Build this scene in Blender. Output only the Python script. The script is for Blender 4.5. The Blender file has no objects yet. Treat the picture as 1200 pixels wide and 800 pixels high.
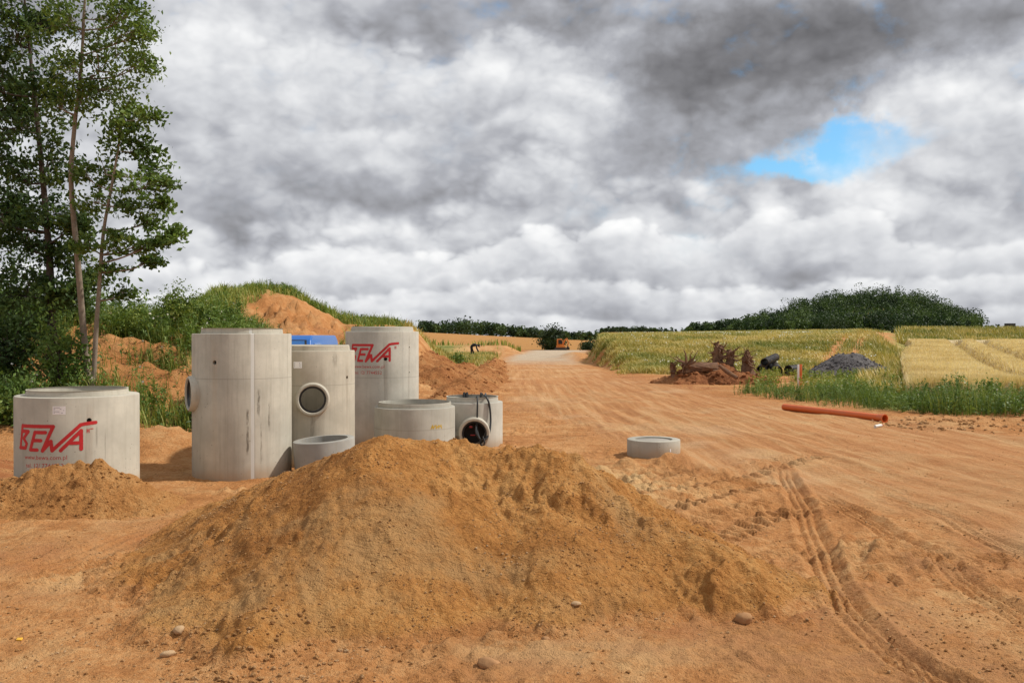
import bpy, bmesh, math, random
import numpy as np
from mathutils import Vector, Matrix

random.seed(7)
RNG = np.random.default_rng(11)
F = 1040.0; HZ = 394.0; EYE = 1.8          # reference focal length (px), horizon row, eye height (m)
scene = bpy.context.scene
COL = scene.collection

# ------------------------------------------------------------------ noise
_perm = np.random.default_rng(3).permutation(256).astype(np.int64)
_perm = np.concatenate([_perm, _perm])
_ang = np.random.default_rng(4).random(256) * 2 * np.pi
_gx, _gy = np.cos(_ang), np.sin(_ang)

def perlin(x, y, seed=0):
    x = np.asarray(x, float) + seed * 17.31; y = np.asarray(y, float) - seed * 9.73
    xi = np.floor(x).astype(np.int64); yi = np.floor(y).astype(np.int64)
    xf = x - xi; yf = y - yi
    u = xf * xf * xf * (xf * (xf * 6 - 15) + 10); v = yf * yf * yf * (yf * (yf * 6 - 15) + 10)
    def g(ix, iy, dx, dy):
        h = _perm[_perm[ix & 255] + (iy & 255)]
        return _gx[h] * dx + _gy[h] * dy
    a = g(xi, yi, xf, yf); b = g(xi + 1, yi, xf - 1, yf)
    c = g(xi, yi + 1, xf, yf - 1); d = g(xi + 1, yi + 1, xf - 1, yf - 1)
    return 1.41 * ((a + u * (b - a)) * (1 - v) + (c + u * (d - c)) * v)

def fbm(x, y, octv=4, seed=0, gain=0.5):
    s = 0; a = 1.0; f = 1.0
    for k in range(octv):
        s = s + a * perlin(x * f, y * f, seed + k); a *= gain; f *= 2.03
    return s

def ss(t):
    t = np.clip(t, 0, 1); return t * t * (3 - 2 * t)

def gauss(d, s): return np.exp(-(d / s) ** 2)

# ------------------------------------------------------------------ terrain
def P(px, py, z=0.0):
    """ground point seen at a photo pixel when the ground is at height z"""
    d = F * (EYE - z) / (py - HZ)
    return ((px - 600) / F * d, d)

ROAD_Y = [-20, 4, 7.3, 9.55, 12, 16, 24.6, 40, 60, 78, 110, 150]
ROAD_L = [7, 5.2, 4.2, 3.6, 2.8, 1.5, 0.2, -0.2, -0.5, 0.0, 2.4, 3.5]
ROAD_R = [16, 13, 11.6, 11.0, 10.4, 9.2, 6.6, 4.6, 4.4, 4.8, 9.2, 10.5]
STRK_Y = [-20, 4, 9.5, 12.8, 17.7, 28, 72, 150]
STRK_X = [9.5, 6.6, 5.5, 4.9, 4.2, 2.9, 2.8, 5.0]

def poly_dist(x, y, pts):
    """signed lateral distance and arc length along a polyline"""
    best = np.full(x.shape, 1e9); u = np.zeros(x.shape); s = np.zeros(x.shape); acc = 0
    for (x0, y0), (x1, y1) in zip(pts[:-1], pts[1:]):
        dx, dy = x1 - x0, y1 - y0; L = math.hypot(dx, dy)
        t = np.clip(((x - x0) * dx + (y - y0) * dy) / L ** 2, 0, 1)
        d = np.hypot(x - x0 - t * dx, y - y0 - t * dy)
        m = d < best
        best = np.where(m, d, best)
        sg = np.sign((x - x0) * dy - (y - y0) * dx)
        u = np.where(m, d * sg, u); s = np.where(m, acc + t * L, s); acc += L
    return u, s, acc

def smooth_path(pts, n=40):
    pts = np.array(pts, float); out = []
    q = np.vstack([2 * pts[0] - pts[1], pts, 2 * pts[-1] - pts[-2]])
    for i in range(len(pts) - 1):
        p0, p1, p2, p3 = q[i:i + 4]
        for t in np.linspace(0, 1, max(2, n // (len(pts) - 1)), endpoint=False):
            out.append(0.5 * ((2 * p1) + (-p0 + p2) * t + (2 * p0 - 5 * p1 + 4 * p2 - p3) * t * t + (-p0 + 3 * p1 - 3 * p2 + p3) * t ** 3))
    out.append(pts[-1]); return [tuple(p) for p in out]

TRACKS = [  # (path in photo pixels on flat ground, width m, depth m, kind)
    ([(918, 548), (940, 592), (958, 640), (978, 690), (1025, 745), (1110, 800), (1200, 850)], 0.27, 0.045, 'rib'),
    ([(955, 578), (1010, 606), (1075, 645), (1150, 695), (1260, 760)], 0.27, 0.04, 'rib'),
    ([(1020, 575), (1090, 600), (1180, 640), (1300, 690)], 0.3, 0.03, 'rib'),
    ([(655, 592), (740, 585), (820, 566), (900, 545), (960, 532)], 0.60, 0.068, 'lug'),
    ([(720, 612), (770, 603), (840, 582), (910, 560)], 0.50, 0.068, 'lug'),
    ([(765, 655), (820, 628), (880, 604), (940, 590)], 0.75, 0.06, 'lug'),
    ([(850, 668), (910, 655), (965, 640)], 0.42, 0.05, 'lug'),
    ([(1000, 690), (1070, 668), (1140, 660), (1240, 655)], 0.4, 0.05, 'lug'),
    ([(560, 800), (700, 762), (850, 745), (1000, 760), (1150, 800)], 0.35, 0.012, 'lug'),
    ([(-60, 690), (80, 655), (180, 620), (300, 600)], 0.4, 0.02, 'rib'),
]
TRACKS = [(smooth_path([P(*p) for p in pp], 28), w, d, k) for pp, w, d, k in TRACKS]

H2X = [-30, -22, -18.2, -15.3, -14.1, -11.7, -10.3, -8.1, -6.5, -4.8, -4.3, -3.6, -2.6]
H2Z = [2.0, 2.0, 2.1, 2.85, 3.6, 3.85, 3.65, 2.4, 2.3, 2.15, 1.7, 0.9, 0.0]
WH = [(60, 2.5), (100, 3), (130, 5), (150, 8), (175, 15), (202, 20.5), (225, 20), (245, 16), (258, 10), (272, 4), (300, 3)]

def H(x, y, detail=True):
    x = np.asarray(x, float); y = np.asarray(y, float)
    ang = x / np.maximum(y, 5.0)
    z = np.zeros(np.broadcast(x, y).shape)
    # beyond the end of the road: a dip, then a long field rising to the left
    z = z - 0.6 * ss((y - 112) / 38)
    tgt = np.clip(1.4 - 0.0527 * ang * 600, -3.0, 7.0)
    z = z + (tgt + 0.6) * np.clip((y - 150) / 450, 0, 1) * (1 - ss((y - 800) / 900))
    # right-hand grassy bank / plateau
    xl = 5.0 + np.clip(y - 60, 0, None) * 0.1 + 0.35 * fbm(y * 0.25, y * 0 + 3.3, 2, 5)
    xl = np.where(y < 40, 5.0 + (40 - y) * 0.1, xl)
    right = ss((x - xl) / 1.3)
    plate = 1.72 * ss((y - 38.5) / 25)
    plate = plate + np.clip((x - 6) * 0.016, 0, 0.7) * ss((y - 60) / 40)
    plate = plate + 1.3 * ss((y - 130) / 300)
    wheat = -0.1 * ss((y - 20) / 4) + 0.95 * np.clip((y - 24) / 61, 0, 1) + 1.25 * ss((y - 86) / 16) + 1.5 * ss((y - 130) / 300)
    wb = ss((ang - 0.40) / 0.05)
    z = z * (1 - right) + right * (plate * (1 - wb) + wheat * wb)
    # wooded hill far right
    hx = np.interp(x * 520 / np.maximum(y, 300), [a for a, b in WH], [b for a, b in WH], left=0, right=0)
    z = z + np.clip(hx - 3, 0, None) * gauss(y - 540, 75)
    # spoil mounds on the left
    m1 = np.interp(x, [-60, -30, -20, -12, -9, -7.6, -6.9, -6.2, -5.4], [1.5, 2.2, 2.1, 1.95, 1.95, 1.8, 1.35, 0.45, 0.0])
    bumpy = 0.25 * fbm(x * 0.45, y * 0.45, 3, 21)
    z1 = m1 * ss((y - 13.2) / 9.5) * ss((48 - y) / 14) * (1 + bumpy * 0.5)
    z1 = z1 + (0.17 * fbm(x * 1.1, y * 1.1, 3, 22) + 0.10 * np.clip(fbm(x * 3.1, y * 3.1, 3, 24), -.3, 1)) * ss((z1 - 0.05) / 0.5)
    h2 = np.interp(x * 42 / np.clip(y, 30, 50), H2X, H2Z)
    z2 = h2 * ss((y - 25) / 15.5) * ss((66 - y) / 18)
    # eroded scarp on the right flank of the hill
    sc = gauss(x + 9.0, 2.3) * ss((y - 26) / 4) * ss((41 - y) / 4)
    rill = np.abs(perlin(x * 1.6 + 0.3 * y, y * 0.25, 31)) + .6 * np.abs(perlin(x * 4.2 + 0.3 * y, y * 0.5, 36)) - 0.45
    z2 = z2 - sc * (0.3 + 0.5 * rill + 0.25 * fbm(x * 2.2, y * 1.2, 3, 35) + .22 * fbm(x * 6, y * 3.5, 3, 37)) * ss(z2 / 0.8)
    z2 = z2 + 0.16 * fbm(x * 0.7, y * 0.7, 3, 33) * ss((z2 - 0.1) / 0.7)
    z = np.maximum(z, 0) * 0 + z + np.maximum(z1, z2)
    # low berms near the field edge and beside the road
    z = z + 0.85 * gauss(y - 97, 5) * ss((x + 30) / 12) * ss((1.5 - x) / 2.5)
    z = z + 0.5 * gauss(x - 5.2, 1.5) * gauss(y - 74, 4)
    # toe of dirt behind the left ring
    z = z + 0.42 * gauss(x + 5.3, 0.9) * gauss(y - 13.4, 0.9) + 0.3 * gauss(x + 7.2, .8) * gauss(y - 11.2, 1.0)
    # sandy lumps behind the pile and by the small ring
    near = ss((60 - np.hypot(x, y)) / 40)
    z = z + 0.10 * gauss(x - 1.2, 0.9) * gauss(y - 9.6, 1.1)
    z = z + 0.15 * gauss(x - 1.62, 0.17) * gauss(y - 12.35, 0.2) + 0.12 * gauss(x - 2.3, 0.26) * gauss(y - 12.7, 0.25)
    z = z + 0.1 * gauss(x - 1.05, 0.3) * gauss(y - 11.6, 0.35)
    z = z + 0.15 * ss((x - 8.2) / 1) * gauss(y - 18.1 + 0.12 * (x - 9), 0.55) * (0.6 + 0.6 * perlin(x * 1.7, y * 1.7, 41))
    z = z + 0.10 * gauss(x - 3.1, 0.5) * gauss(y - 7.1, 0.55)
    if detail:
        und = 0.035 * fbm(x * 0.35, y * 0.35, 3, 1)
        u = x - np.interp(y, STRK_Y, STRK_X)
        rd = road_mask(x, y)
        rough = 0.016 * fbm(x * 3.0, y * 3.0, 3, 7) + 0.012 * fbm(x * 11, y * 11, 3, 12) * (0.35 + ss(fbm(x * .9, y * .9, 2, 9) + .3))
        # churned lumps
        ch = ss((fbm(x * 0.8, y * 0.8, 2, 15) - 0.05) / 0.4)
        lump = np.clip(fbm(x * 6.5, y * 6.5, 3, 16), -0.15, 1) * 0.06 * ch
        lm2 = gauss(x - 1.6, 1.2) * gauss(y - 10.6, 1.6) + 0.8 * gauss(x - 3.0, 0.8) * gauss(y - 7.2, 0.8)
        lump = lump * (1 - rd * 0.85) + lm2 * 0.11 * np.clip(fbm(x * 5, y * 5, 4, 18), -0.3, 1)
        tz, cov = tyre_marks(x, y); lump = lump * (1 - 0.9 * cov); rough = rough * (1 - 0.6 * cov)
        ruts = (0.042 * perlin(u * 2.2, y * 0.05, 51) + 0.014 * perlin(u * 7.5, y * 0.12, 52) * ss(perlin(u * .6, y * .12, 53) + .5)) * rd
        z = z + near * (und + rough * (1 - 0.55 * rd) + lump + ruts) + tz
    return z

def tyre_marks(x, y):
    dzz = np.zeros(x.shape); cov = np.zeros(x.shape)
    m = (y > 2.5) & (y < 22) & (np.abs(x) < 11)
    if not m.any(): return dzz, cov
    xm = x[m]; ym = y[m]; dz = np.zeros(xm.shape); cv = np.zeros(xm.shape)
    for pts, w, dep, kind in TRACKS:
        bb = np.array(pts)
        k = (xm > bb[:, 0].min() - 1) & (xm < bb[:, 0].max() + 1) & (ym > bb[:, 1].min() - 1) & (ym < bb[:, 1].max() + 1)
        if not k.any(): continue
        uu, sv, tot = poly_dist(xm[k], ym[k], pts)
        uu = uu + 0.02 * perlin(sv * 2, sv * 0, 61)
        a = np.abs(uu) / (w / 2)
        fade = ss(sv / 0.4) * ss((tot - sv) / 0.4) * (0.85 + 0.35 * perlin(sv * 0.9, uu * 0, 63))
        flat = 1 - ss((a - 0.88) / 0.25)
        berm = gauss(a - 1.22, 0.25) * (0.8 + 0.5 * perlin(sv * 5, uu * 6, 62))
        if kind == 'rib':
            pat = 0.6 * np.clip(np.cos(uu / w * 2 * np.pi * 3.5) * 1.8, -1, 1) + 0.12 * np.cos(sv * 2 * np.pi / 0.09)
            d = -dep * flat * (0.8 + 0.75 * pat) + dep * 0.6 * berm
        else:
            # heavy tread: raised bars of squeezed soil running obliquely outwards from the middle of the print
            ph = sv / 0.21 + np.abs(uu) / w * 1.5 + 0.5 * (uu > 0) + .35 * perlin(sv * 1.3, uu * 2, 66)
            bar = np.clip((np.cos(2 * np.pi * ph) + 0.1) * 2.5, 0, 1) * ss((a - 0.08) / 0.12)
            crumble = 0.7 + 0.5 * perlin(sv * 4, uu * 7, 64)
            d = dep * flat * (-0.45 + 1.15 * bar * crumble) + dep * 0.45 * berm
        dz[k] += d * fade; cv[k] = np.maximum(cv[k], np.clip(fade, 0, 1) * (1 - ss((a - 1.0) / 0.4)))
    dzz[m] = dz; cov[m] = cv
    return dzz, cov

def road_mask(x, y):
    l = np.interp(y, ROAD_Y, ROAD_L); r = np.interp(y, ROAD_Y, ROAD_R)
    w = 0.25 + 0.02 * np.clip(y, 0, 100)
    e = 0.5 * fbm(x * 0.6, y * 0.25, 2, 71)
    return ss((x - l + e) / w + 0.5) * ss((r - x + e) / w + 0.5) * (1 - ss((y - 122) / 8))

def h1(x, y): return float(H(np.array([x], float), np.array([y], float), True)[0])

# ------------------------------------------------------------------ mesh helpers
def np_mesh(name, verts, faces, smooth=True):
    verts = np.asarray(verts, np.float32); faces = np.asarray(faces, np.int32)
    me = bpy.data.meshes.new(name); n = faces.shape[1]
    me.vertices.add(len(verts)); me.vertices.foreach_set('co', verts.ravel())
    me.loops.add(faces.size); me.loops.foreach_set('vertex_index', faces.ravel())
    me.polygons.add(len(faces))
    me.polygons.foreach_set('loop_start', np.arange(0, faces.size, n, dtype=np.int32))
    me.polygons.foreach_set('loop_total', np.full(len(faces), n, np.int32))
    me.polygons.foreach_set('use_smooth', np.full(len(faces), smooth, bool))
    me.update(calc_edges=True); return me

def col_attr(me, name, rgb):
    a = me.attributes.new(name, 'FLOAT_COLOR', 'POINT')
    d = np.ones((len(rgb), 4), np.float32); d[:, :3] = rgb
    a.data.foreach_set('color', d.ravel())

def link(name, me, mat=None, parent=None, **tags):
    o = bpy.data.objects.new(name, me); COL.objects.link(o)
    if mat is not None and me is not None: me.materials.append(mat)
    if parent is not None: o.parent = parent
    for k, v in tags.items(): o[k] = v
    return o

def thing(name, label, cat, loc=(0, 0, 0), rz=0.0, group=None):
    o = bpy.data.objects.new(name, None); COL.objects.link(o)
    o.empty_display_size = 0.1
    o.location = loc; o.rotation_euler = (0, 0, rz); o['label'] = label; o['category'] = cat
    if group: o['group'] = group
    return o

class MB:
    """accumulates shapes for one mesh"""
    def __init__(s): s.v = []; s.f = []
    def add(s, v, f):
        b = len(s.v); s.v += [tuple(p) for p in v]; s.f += [tuple(i + b for i in q) for q in f]; return s
    def bm(s, b, M=None):
        b.verts.ensure_lookup_table()
        for i, vv in enumerate(b.verts): vv.index = i
        vs = [(M @ v.co if M else v.co)[:] for v in b.verts]
        s.add(vs, [[v.index for v in f.verts] for f in b.faces]); b.free(); return s
    def box(s, c, d, bev=0.0, M=None, seg=2):
        b = bmesh.new(); bmesh.ops.create_cube(b, size=1)
        for v in b.verts: v.co = Vector((v.co.x * d[0] + c[0], v.co.y * d[1] + c[1], v.co.z * d[2] + c[2]))
        if bev: bmesh.ops.bevel(b, geom=b.edges[:], offset=bev, segments=seg, affect='EDGES', profile=0.5)
        return s.bm(b, M)
    def prism(s, prof, y0, y1, bev=0.0, M=None):
        """profile in x,z extruded along y"""
        b = bmesh.new(); vs = [b.verts.new((p[0], y0, p[1])) for p in prof]
        f = b.faces.new(vs); r = bmesh.ops.extrude_face_region(b, geom=[f])
        for v in [g for g in r['geom'] if isinstance(g, bmesh.types.BMVert)]: v.co.y = y1
        bmesh.ops.recalc_face_normals(b, faces=b.faces[:])
        if bev: bmesh.ops.bevel(b, geom=b.edges[:], offset=bev, segments=2, affect='EDGES', profile=0.5)
        return s.bm(b, M)
    def tube(s, pts, rad, n=8, cap=True):
        pts = [Vector(p) for p in pts]
        if not hasattr(rad, '__len__'): rad = [rad] * len(pts)
        vs = []; fs = []; up = None
        for i, p in enumerate(pts):
            t = (pts[min(i + 1, len(pts) - 1)] - pts[max(i - 1, 0)])
            t = t.normalized() if t.length > 1e-9 else Vector((0, 0, 1))
            if up is None: up = t.orthogonal().normalized()
            up = (up - t * up.dot(t)); up = up.normalized() if up.length > 1e-6 else t.orthogonal().normalized()
            w = t.cross(up)
            for k in range(n):
                a = 2 * math.pi * k / n; vs.append(p + (up * math.cos(a) + w * math.sin(a)) * rad[i])
        for i in range(len(pts) - 1):
            for k in range(n):
                fs.append((i * n + k, i * n + (k + 1) % n, (i + 1) * n + (k + 1) % n, (i + 1) * n + k))
        if cap: fs.append(tuple(range(n))[::-1]); fs.append(tuple((len(pts) - 1) * n + k for k in range(n)))
        return s.add(vs, fs)
    def lathe(s, prof, n=64, M=None, closed=True):
        """closed profile of (r, z) turned about z"""
        m = len(prof); vs = []; fs = []
        for k in range(n):
            a = 2 * math.pi * k / n
            for r, z in prof:
                q = Vector((r * math.cos(a), r * math.sin(a), z)); vs.append(M @ q if M else q)
        for k in range(n):
            for j in range(m if closed else m - 1):
                j2 = (j + 1) % m; k2 = (k + 1) % n
                fs.append((k * m + j, k2 * m + j, k2 * m + j2, k * m + j2))
        return s.add(vs, fs)
    def mesh(s, name, ang=35):
        me = bpy.data.meshes.new(name); me.from_pydata(s.v, [], s.f)
        b = bmesh.new(); b.from_mesh(me); bmesh.ops.recalc_face_normals(b, faces=b.faces[:]); b.to_mesh(me); b.free()
        for p in me.polygons: p.use_smooth = True
        me.set_sharp_from_angle(angle=math.radians(ang)); me.update(); return me
    def build(s, name, mat, parent=None, ang=35, **tags):
        return link(name, s.mesh(name, ang), mat, parent, **tags)

# ------------------------------------------------------------------ node helpers
class NT:
    def __init__(s, tree): s.t = tree; s.n = tree.nodes; s.l = tree.links
    def new(s, typ, **kw):
        nd = s.n.new(typ)
        for k, v in kw.items(): setattr(nd, k, v)
        return nd
    def put(s, sock, v):
        if isinstance(v, bpy.types.NodeSocket): s.l.new(v, sock)
        elif v is not None: sock.default_value = v
    def m(s, op, a, b=None, c=None, clamp=False):
        nd = s.new('ShaderNodeMath', operation=op, use_clamp=clamp)
        s.put(nd.inputs[0], a); s.put(nd.inputs[1], b); s.put(nd.inputs[2], c); return nd.outputs[0]
    def vm(s, op, a, b=None, out=0):
        nd = s.new('ShaderNodeVectorMath', operation=op); s.put(nd.inputs[0], a)
        if op == 'SCALE': s.put(nd.inputs['Scale'], b)
        else: s.put(nd.inputs[1], b)
        return nd.outputs['Value'] if op in ('LENGTH', 'DOT_PRODUCT') else nd.outputs[0]
    def noise(s, vec, scale, detail=4, rough=0.55, dist=0.0):
        nd = s.new('ShaderNodeTexNoise'); s.put(nd.inputs['Vector'], vec)
        nd.inputs['Scale'].default_value = scale; nd.inputs['Detail'].default_value = detail
        nd.inputs['Roughness'].default_value = rough; nd.inputs['Distortion'].default_value = dist
        return nd.outputs['Fac']
    def voro(s, vec, scale, feature='F1', out='Distance'):
        nd = s.new('ShaderNodeTexVoronoi', feature=feature); s.put(nd.inputs['Vector'], vec)
        nd.inputs['Scale'].default_value = scale; return nd.outputs[out]
    def ramp(s, fac, stops, interp='LINEAR'):
        nd = s.new('ShaderNodeValToRGB'); s.put(nd.inputs[0], fac); cr = nd.color_ramp; cr.interpolation = interp
        while len(cr.elements) < len(stops): cr.elements.new(0.5)
        for e, (p, c) in zip(cr.elements, stops):
            e.position = p; e.color = (c[0], c[1], c[2], 1) if hasattr(c, '__len__') else (c, c, c, 1)
        return nd.outputs[0]
    def mr(s, v, a, b, c=0.0, d=1.0, smooth=True):
        nd = s.new('ShaderNodeMapRange'); nd.interpolation_type = 'SMOOTHSTEP' if smooth else 'LINEAR'
        s.put(nd.inputs[0], v); nd.inputs[1].default_value = a; nd.inputs[2].default_value = b
        nd.inputs[3].default_value = c; nd.inputs[4].default_value = d; return nd.outputs[0]
    def mix(s, f, a, b, blend='MIX'):
        nd = s.new('ShaderNodeMix', data_type='RGBA', blend_type=blend)
        s.put(nd.inputs[0], f)
        for i, v in ((6, a), (7, b)):
            if isinstance(v, tuple) and len(v) == 3: v = (*v, 1)
            s.put(nd.inputs[i], v)
        return nd.outputs[2]
    def bump(s, h, strength=0.5, dist=0.02, normal=None):
        nd = s.new('ShaderNodeBump'); s.put(nd.inputs['Height'], h)
        nd.inputs['Strength'].default_value = strength; nd.inputs['Distance'].default_value = dist
        if normal is not None: s.put(nd.inputs['Normal'], normal)
        return nd.outputs[0]

def new_mat(name):
    m = bpy.data.materials.new(name); m.use_nodes = True; t = NT(m.node_tree); t.n.clear()
    out = t.new('ShaderNodeOutputMaterial'); bs = t.new('ShaderNodeBsdfPrincipled'); t.l.new(bs.outputs[0], out.inputs[0])
    return m, t, bs, out

def pos(t): return t.new('ShaderNodeNewGeometry').outputs['Position']
def objc(t): return t.new('ShaderNodeTexCoord').outputs['Object']
def mapping(t, vec, scale=(1, 1, 1), rot=(0, 0, 0)):
    nd = t.new('ShaderNodeMapping'); t.put(nd.inputs[0], vec); nd.inputs['Scale'].default_value = scale
    nd.inputs['Rotation'].default_value = rot; return nd.outputs[0]

DK, MD, LT = (0.31, 0.128, 0.040), (0.46, 0.206, 0.071), (0.57, 0.310, 0.130)
def soil(t, p, dk=DK, md=MD, lt=LT, s=1.0):
    n1 = t.noise(p, 0.55 * s, 6, 0.6); n2 = t.noise(p, 3.2 * s, 6, 0.65); n3 = t.noise(p, 28 * s, 5, 0.7)
    f = t.m('ADD', t.m('MULTIPLY', n1, 0.45), t.m('ADD', t.m('MULTIPLY', n2, 0.35), t.m('MULTIPLY', n3, 0.35)))
    c = t.ramp(f, [(0.46, dk), (0.57, md), (0.68, lt)])
    sp = t.mr(t.noise(p, 75 * s, 4, 0.7), 0.56, 0.70)
    c = t.mix(t.m('MULTIPLY', sp, 0.65), c, tuple(v * 0.5 for v in dk))
    st = t.mr(t.voro(p, 34 * s), 0.10, 0.05); st = t.m('MULTIPLY', st, t.mr(t.noise(p, 9 * s, 2), 0.56, 0.62))
    c = t.mix(t.m('MULTIPLY', st, 0.7), c, (0.62, 0.47, 0.31))
    return c, n2, n3

def soil_bump(t, p, k=1.0):
    h = t.m('ADD', t.m('MULTIPLY', t.noise(p, 22, 6, 0.7), 1.0), t.m('MULTIPLY', t.noise(p, 90, 4, 0.7), 0.35))
    h = t.m('ADD', h, t.m('MULTIPLY', t.noise(p, 6, 5, 0.75), 2.2))
    return t.bump(h, 0.9 * k, 0.035)

def mat_ground():
    m, t, bs, _ = new_mat('ground_soil'); p = pos(t)
    c, n2, n3 = soil(t, p)
    za = t.new('ShaderNodeAttribute', attribute_name='zone_a').outputs['Color']
    zb = t.new('ShaderNodeAttribute', attribute_name='zone_b').outputs['Color']
    sa = t.new('ShaderNodeSeparateColor'); t.l.new(za, sa.inputs[0]); sb = t.new('ShaderNodeSeparateColor'); t.l.new(zb, sb.inputs[0])
    grass, field, grey = sa.outputs; red, pale, road = sb.outputs
    # road: streaked along its length
    sx = mapping(t, p, (4.2, 0.14, 1), (0, 0, math.radians(9)))
    stk = t.noise(sx, 1.3, 5, 0.6)
    rc = t.ramp(stk, [(0.36, (0.37, 0.155, 0.056)), (0.5, (0.50, 0.240, 0.094)), (0.64, (0.61, 0.365, 0.175))])
    rc = t.mix(t.m('MULTIPLY', n3, 0.45), rc, (0.38, 0.18, 0.07))
    big = t.noise(p, .22, 4, .6); rc = t.mix(t.m('MULTIPLY', t.mr(big, .5, .68), .55), rc, (0.47, 0.215, 0.085)); rc = t.mix(t.m('MULTIPLY', t.mr(big, .48, .34), .6), rc, (0.60, 0.40, 0.22))
    c = t.mix(t.m('MULTIPLY', road, 0.85), c, rc)
    c = t.mix(t.m('MULTIPLY', pale, t.mr(n2, 0.3, 0.6)), c, (0.60, 0.40, 0.19))
    c = t.mix(t.m('MULTIPLY', red, t.mr(n2, 0.35, 0.6)), c, (0.33, 0.125, 0.045))
    gr = t.ramp(t.noise(p, 1.5, 5, 0.6), [(0.35, (0.40, 0.33, 0.24)), (0.65, (0.52, 0.44, 0.33))])
    c = t.mix(grey, c, gr)
    fl = t.noise(mapping(t, p, (0.02, 0.2, 1), (0, 0, 0.3)), 3.0, 5, 0.6)
    fc = t.ramp(fl, [(0.35, (0.33, 0.155, 0.045)), (0.65, (0.45, 0.235, 0.075))])
    c = t.mix(field, c, fc)
    g = t.noise(p, 0.35, 5, 0.65); g2 = t.noise(p, 6, 4, 0.7)
    gc = t.ramp(t.m('ADD', t.m('MULTIPLY', g, 0.7), t.m('MULTIPLY', g2, 0.3)), [(0.36, (0.11, 0.14, 0.03)), (0.5, (0.28, 0.245, 0.07)), (0.60, (0.46, 0.36, 0.13))])
    c = t.mix(grass, c, gc)
    t.put(bs.inputs['Base Color'], c); bs.inputs['Roughness'].default_value = 0.95; bs.inputs['Specular IOR Level'].default_value = 0.15
    t.put(bs.inputs['Normal'], soil_bump(t, p)); return m

def mat_soil(name, dk, md, lt, s=1.0, bump=1.0, stripes=None):
    m, t, bs, _ = new_mat(name); p = pos(t); c, n2, n3 = soil(t, p, dk, md, lt, s)
    if stripes:  # dry crust drying in patches over darker moist sand
        n = t.noise(p, 1.1, 7, 0.62, 0.6)
        c = t.mix(t.m('MULTIPLY', t.mr(n, 0.48, 0.68), .7), c, t.mix(n3, stripes, tuple(v * 0.7 for v in stripes)))
    if stripes:  # thin sand spread out at the toe is the same dry stuff as the yard
        th = t.new('ShaderNodeAttribute', attribute_name='thin').outputs['Fac']; c2, a_, b_ = soil(t, p)
        c = t.mix(t.mr(t.m('ADD', th, t.m('MULTIPLY', t.m('SUBTRACT', n2, .5), .9)), .25, .8), c, c2)
    t.put(bs.inputs['Base Color'], c); bs.inputs['Roughness'].default_value = 0.95; bs.inputs['Specular IOR Level'].default_value = 0.12
    t.put(bs.inputs['Normal'], soil_bump(t, p, bump)); return m

def mat_plain(name, col, rough=0.5, metal=0.0, var=0.15, bump=0.0, spec=0.5, scale=8, dirt=0.0):
    m, t, bs, _ = new_mat(name); p = objc(t); n = t.noise(p, scale, 6, 0.65)
    c = t.mix(n, tuple(v * (1 - var) for v in col), tuple(min(1, v * (1 + var)) for v in col))
    if dirt: c = t.mix(t.m('MULTIPLY', t.mr(t.noise(p, scale * 0.6, 7, 0.7), 0.45, 0.7), dirt), c, (0.36, 0.2, 0.09))
    t.put(bs.inputs['Base Color'], c); bs.inputs['Roughness'].default_value = rough; bs.inputs['Metallic'].default_value = metal
    bs.inputs['Specular IOR Level'].default_value = spec
    if bump: t.put(bs.inputs['Normal'], t.bump(t.noise(p, scale * 6, 5, 0.7), bump, 0.01))
    return m

def mat_leaf(name, cols, rough=0.55, trans=0.25, scale=0.6, tint=False):
    """cols: three linear colours; varied per leaf and by patch"""
    m, t, bs, out = new_mat(name); g = t.new('ShaderNodeNewGeometry')
    r = g.outputs['Random Per Island']; n = t.noise(g.outputs['Position'], scale, 4, 0.6)
    f = t.m('ADD', t.m('MULTIPLY', r, 0.45), t.m('MULTIPLY', t.mr(n, 0.3, 0.7), 0.55))
    if tint: f = t.m('ADD', t.m('MULTIPLY', f, .45), t.m('MULTIPLY', t.new('ShaderNodeAttribute', attribute_name='tint').outputs['Fac'], .7))
    c = t.ramp(f, [(0.15, cols[0]), (0.5, cols[1]), (0.85, cols[2])])
    t.put(bs.inputs['Base Color'], c); bs.inputs['Roughness'].default_value = rough; bs.inputs['Specular IOR Level'].default_value = 0.25
    tr = t.new('ShaderNodeBsdfTranslucent'); t.put(tr.inputs[0], t.mix(0.5, c, t.mix(1.0, c, (1.4, 1.5, 0.5), 'MULTIPLY')))
    mx = t.new('ShaderNodeMixShader'); mx.inputs[0].default_value = trans
    t.l.new(bs.outputs[0], mx.inputs[1]); t.l.new(tr.outputs[0], mx.inputs[2]); t.l.new(mx.outputs[0], out.inputs[0]); return m

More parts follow.
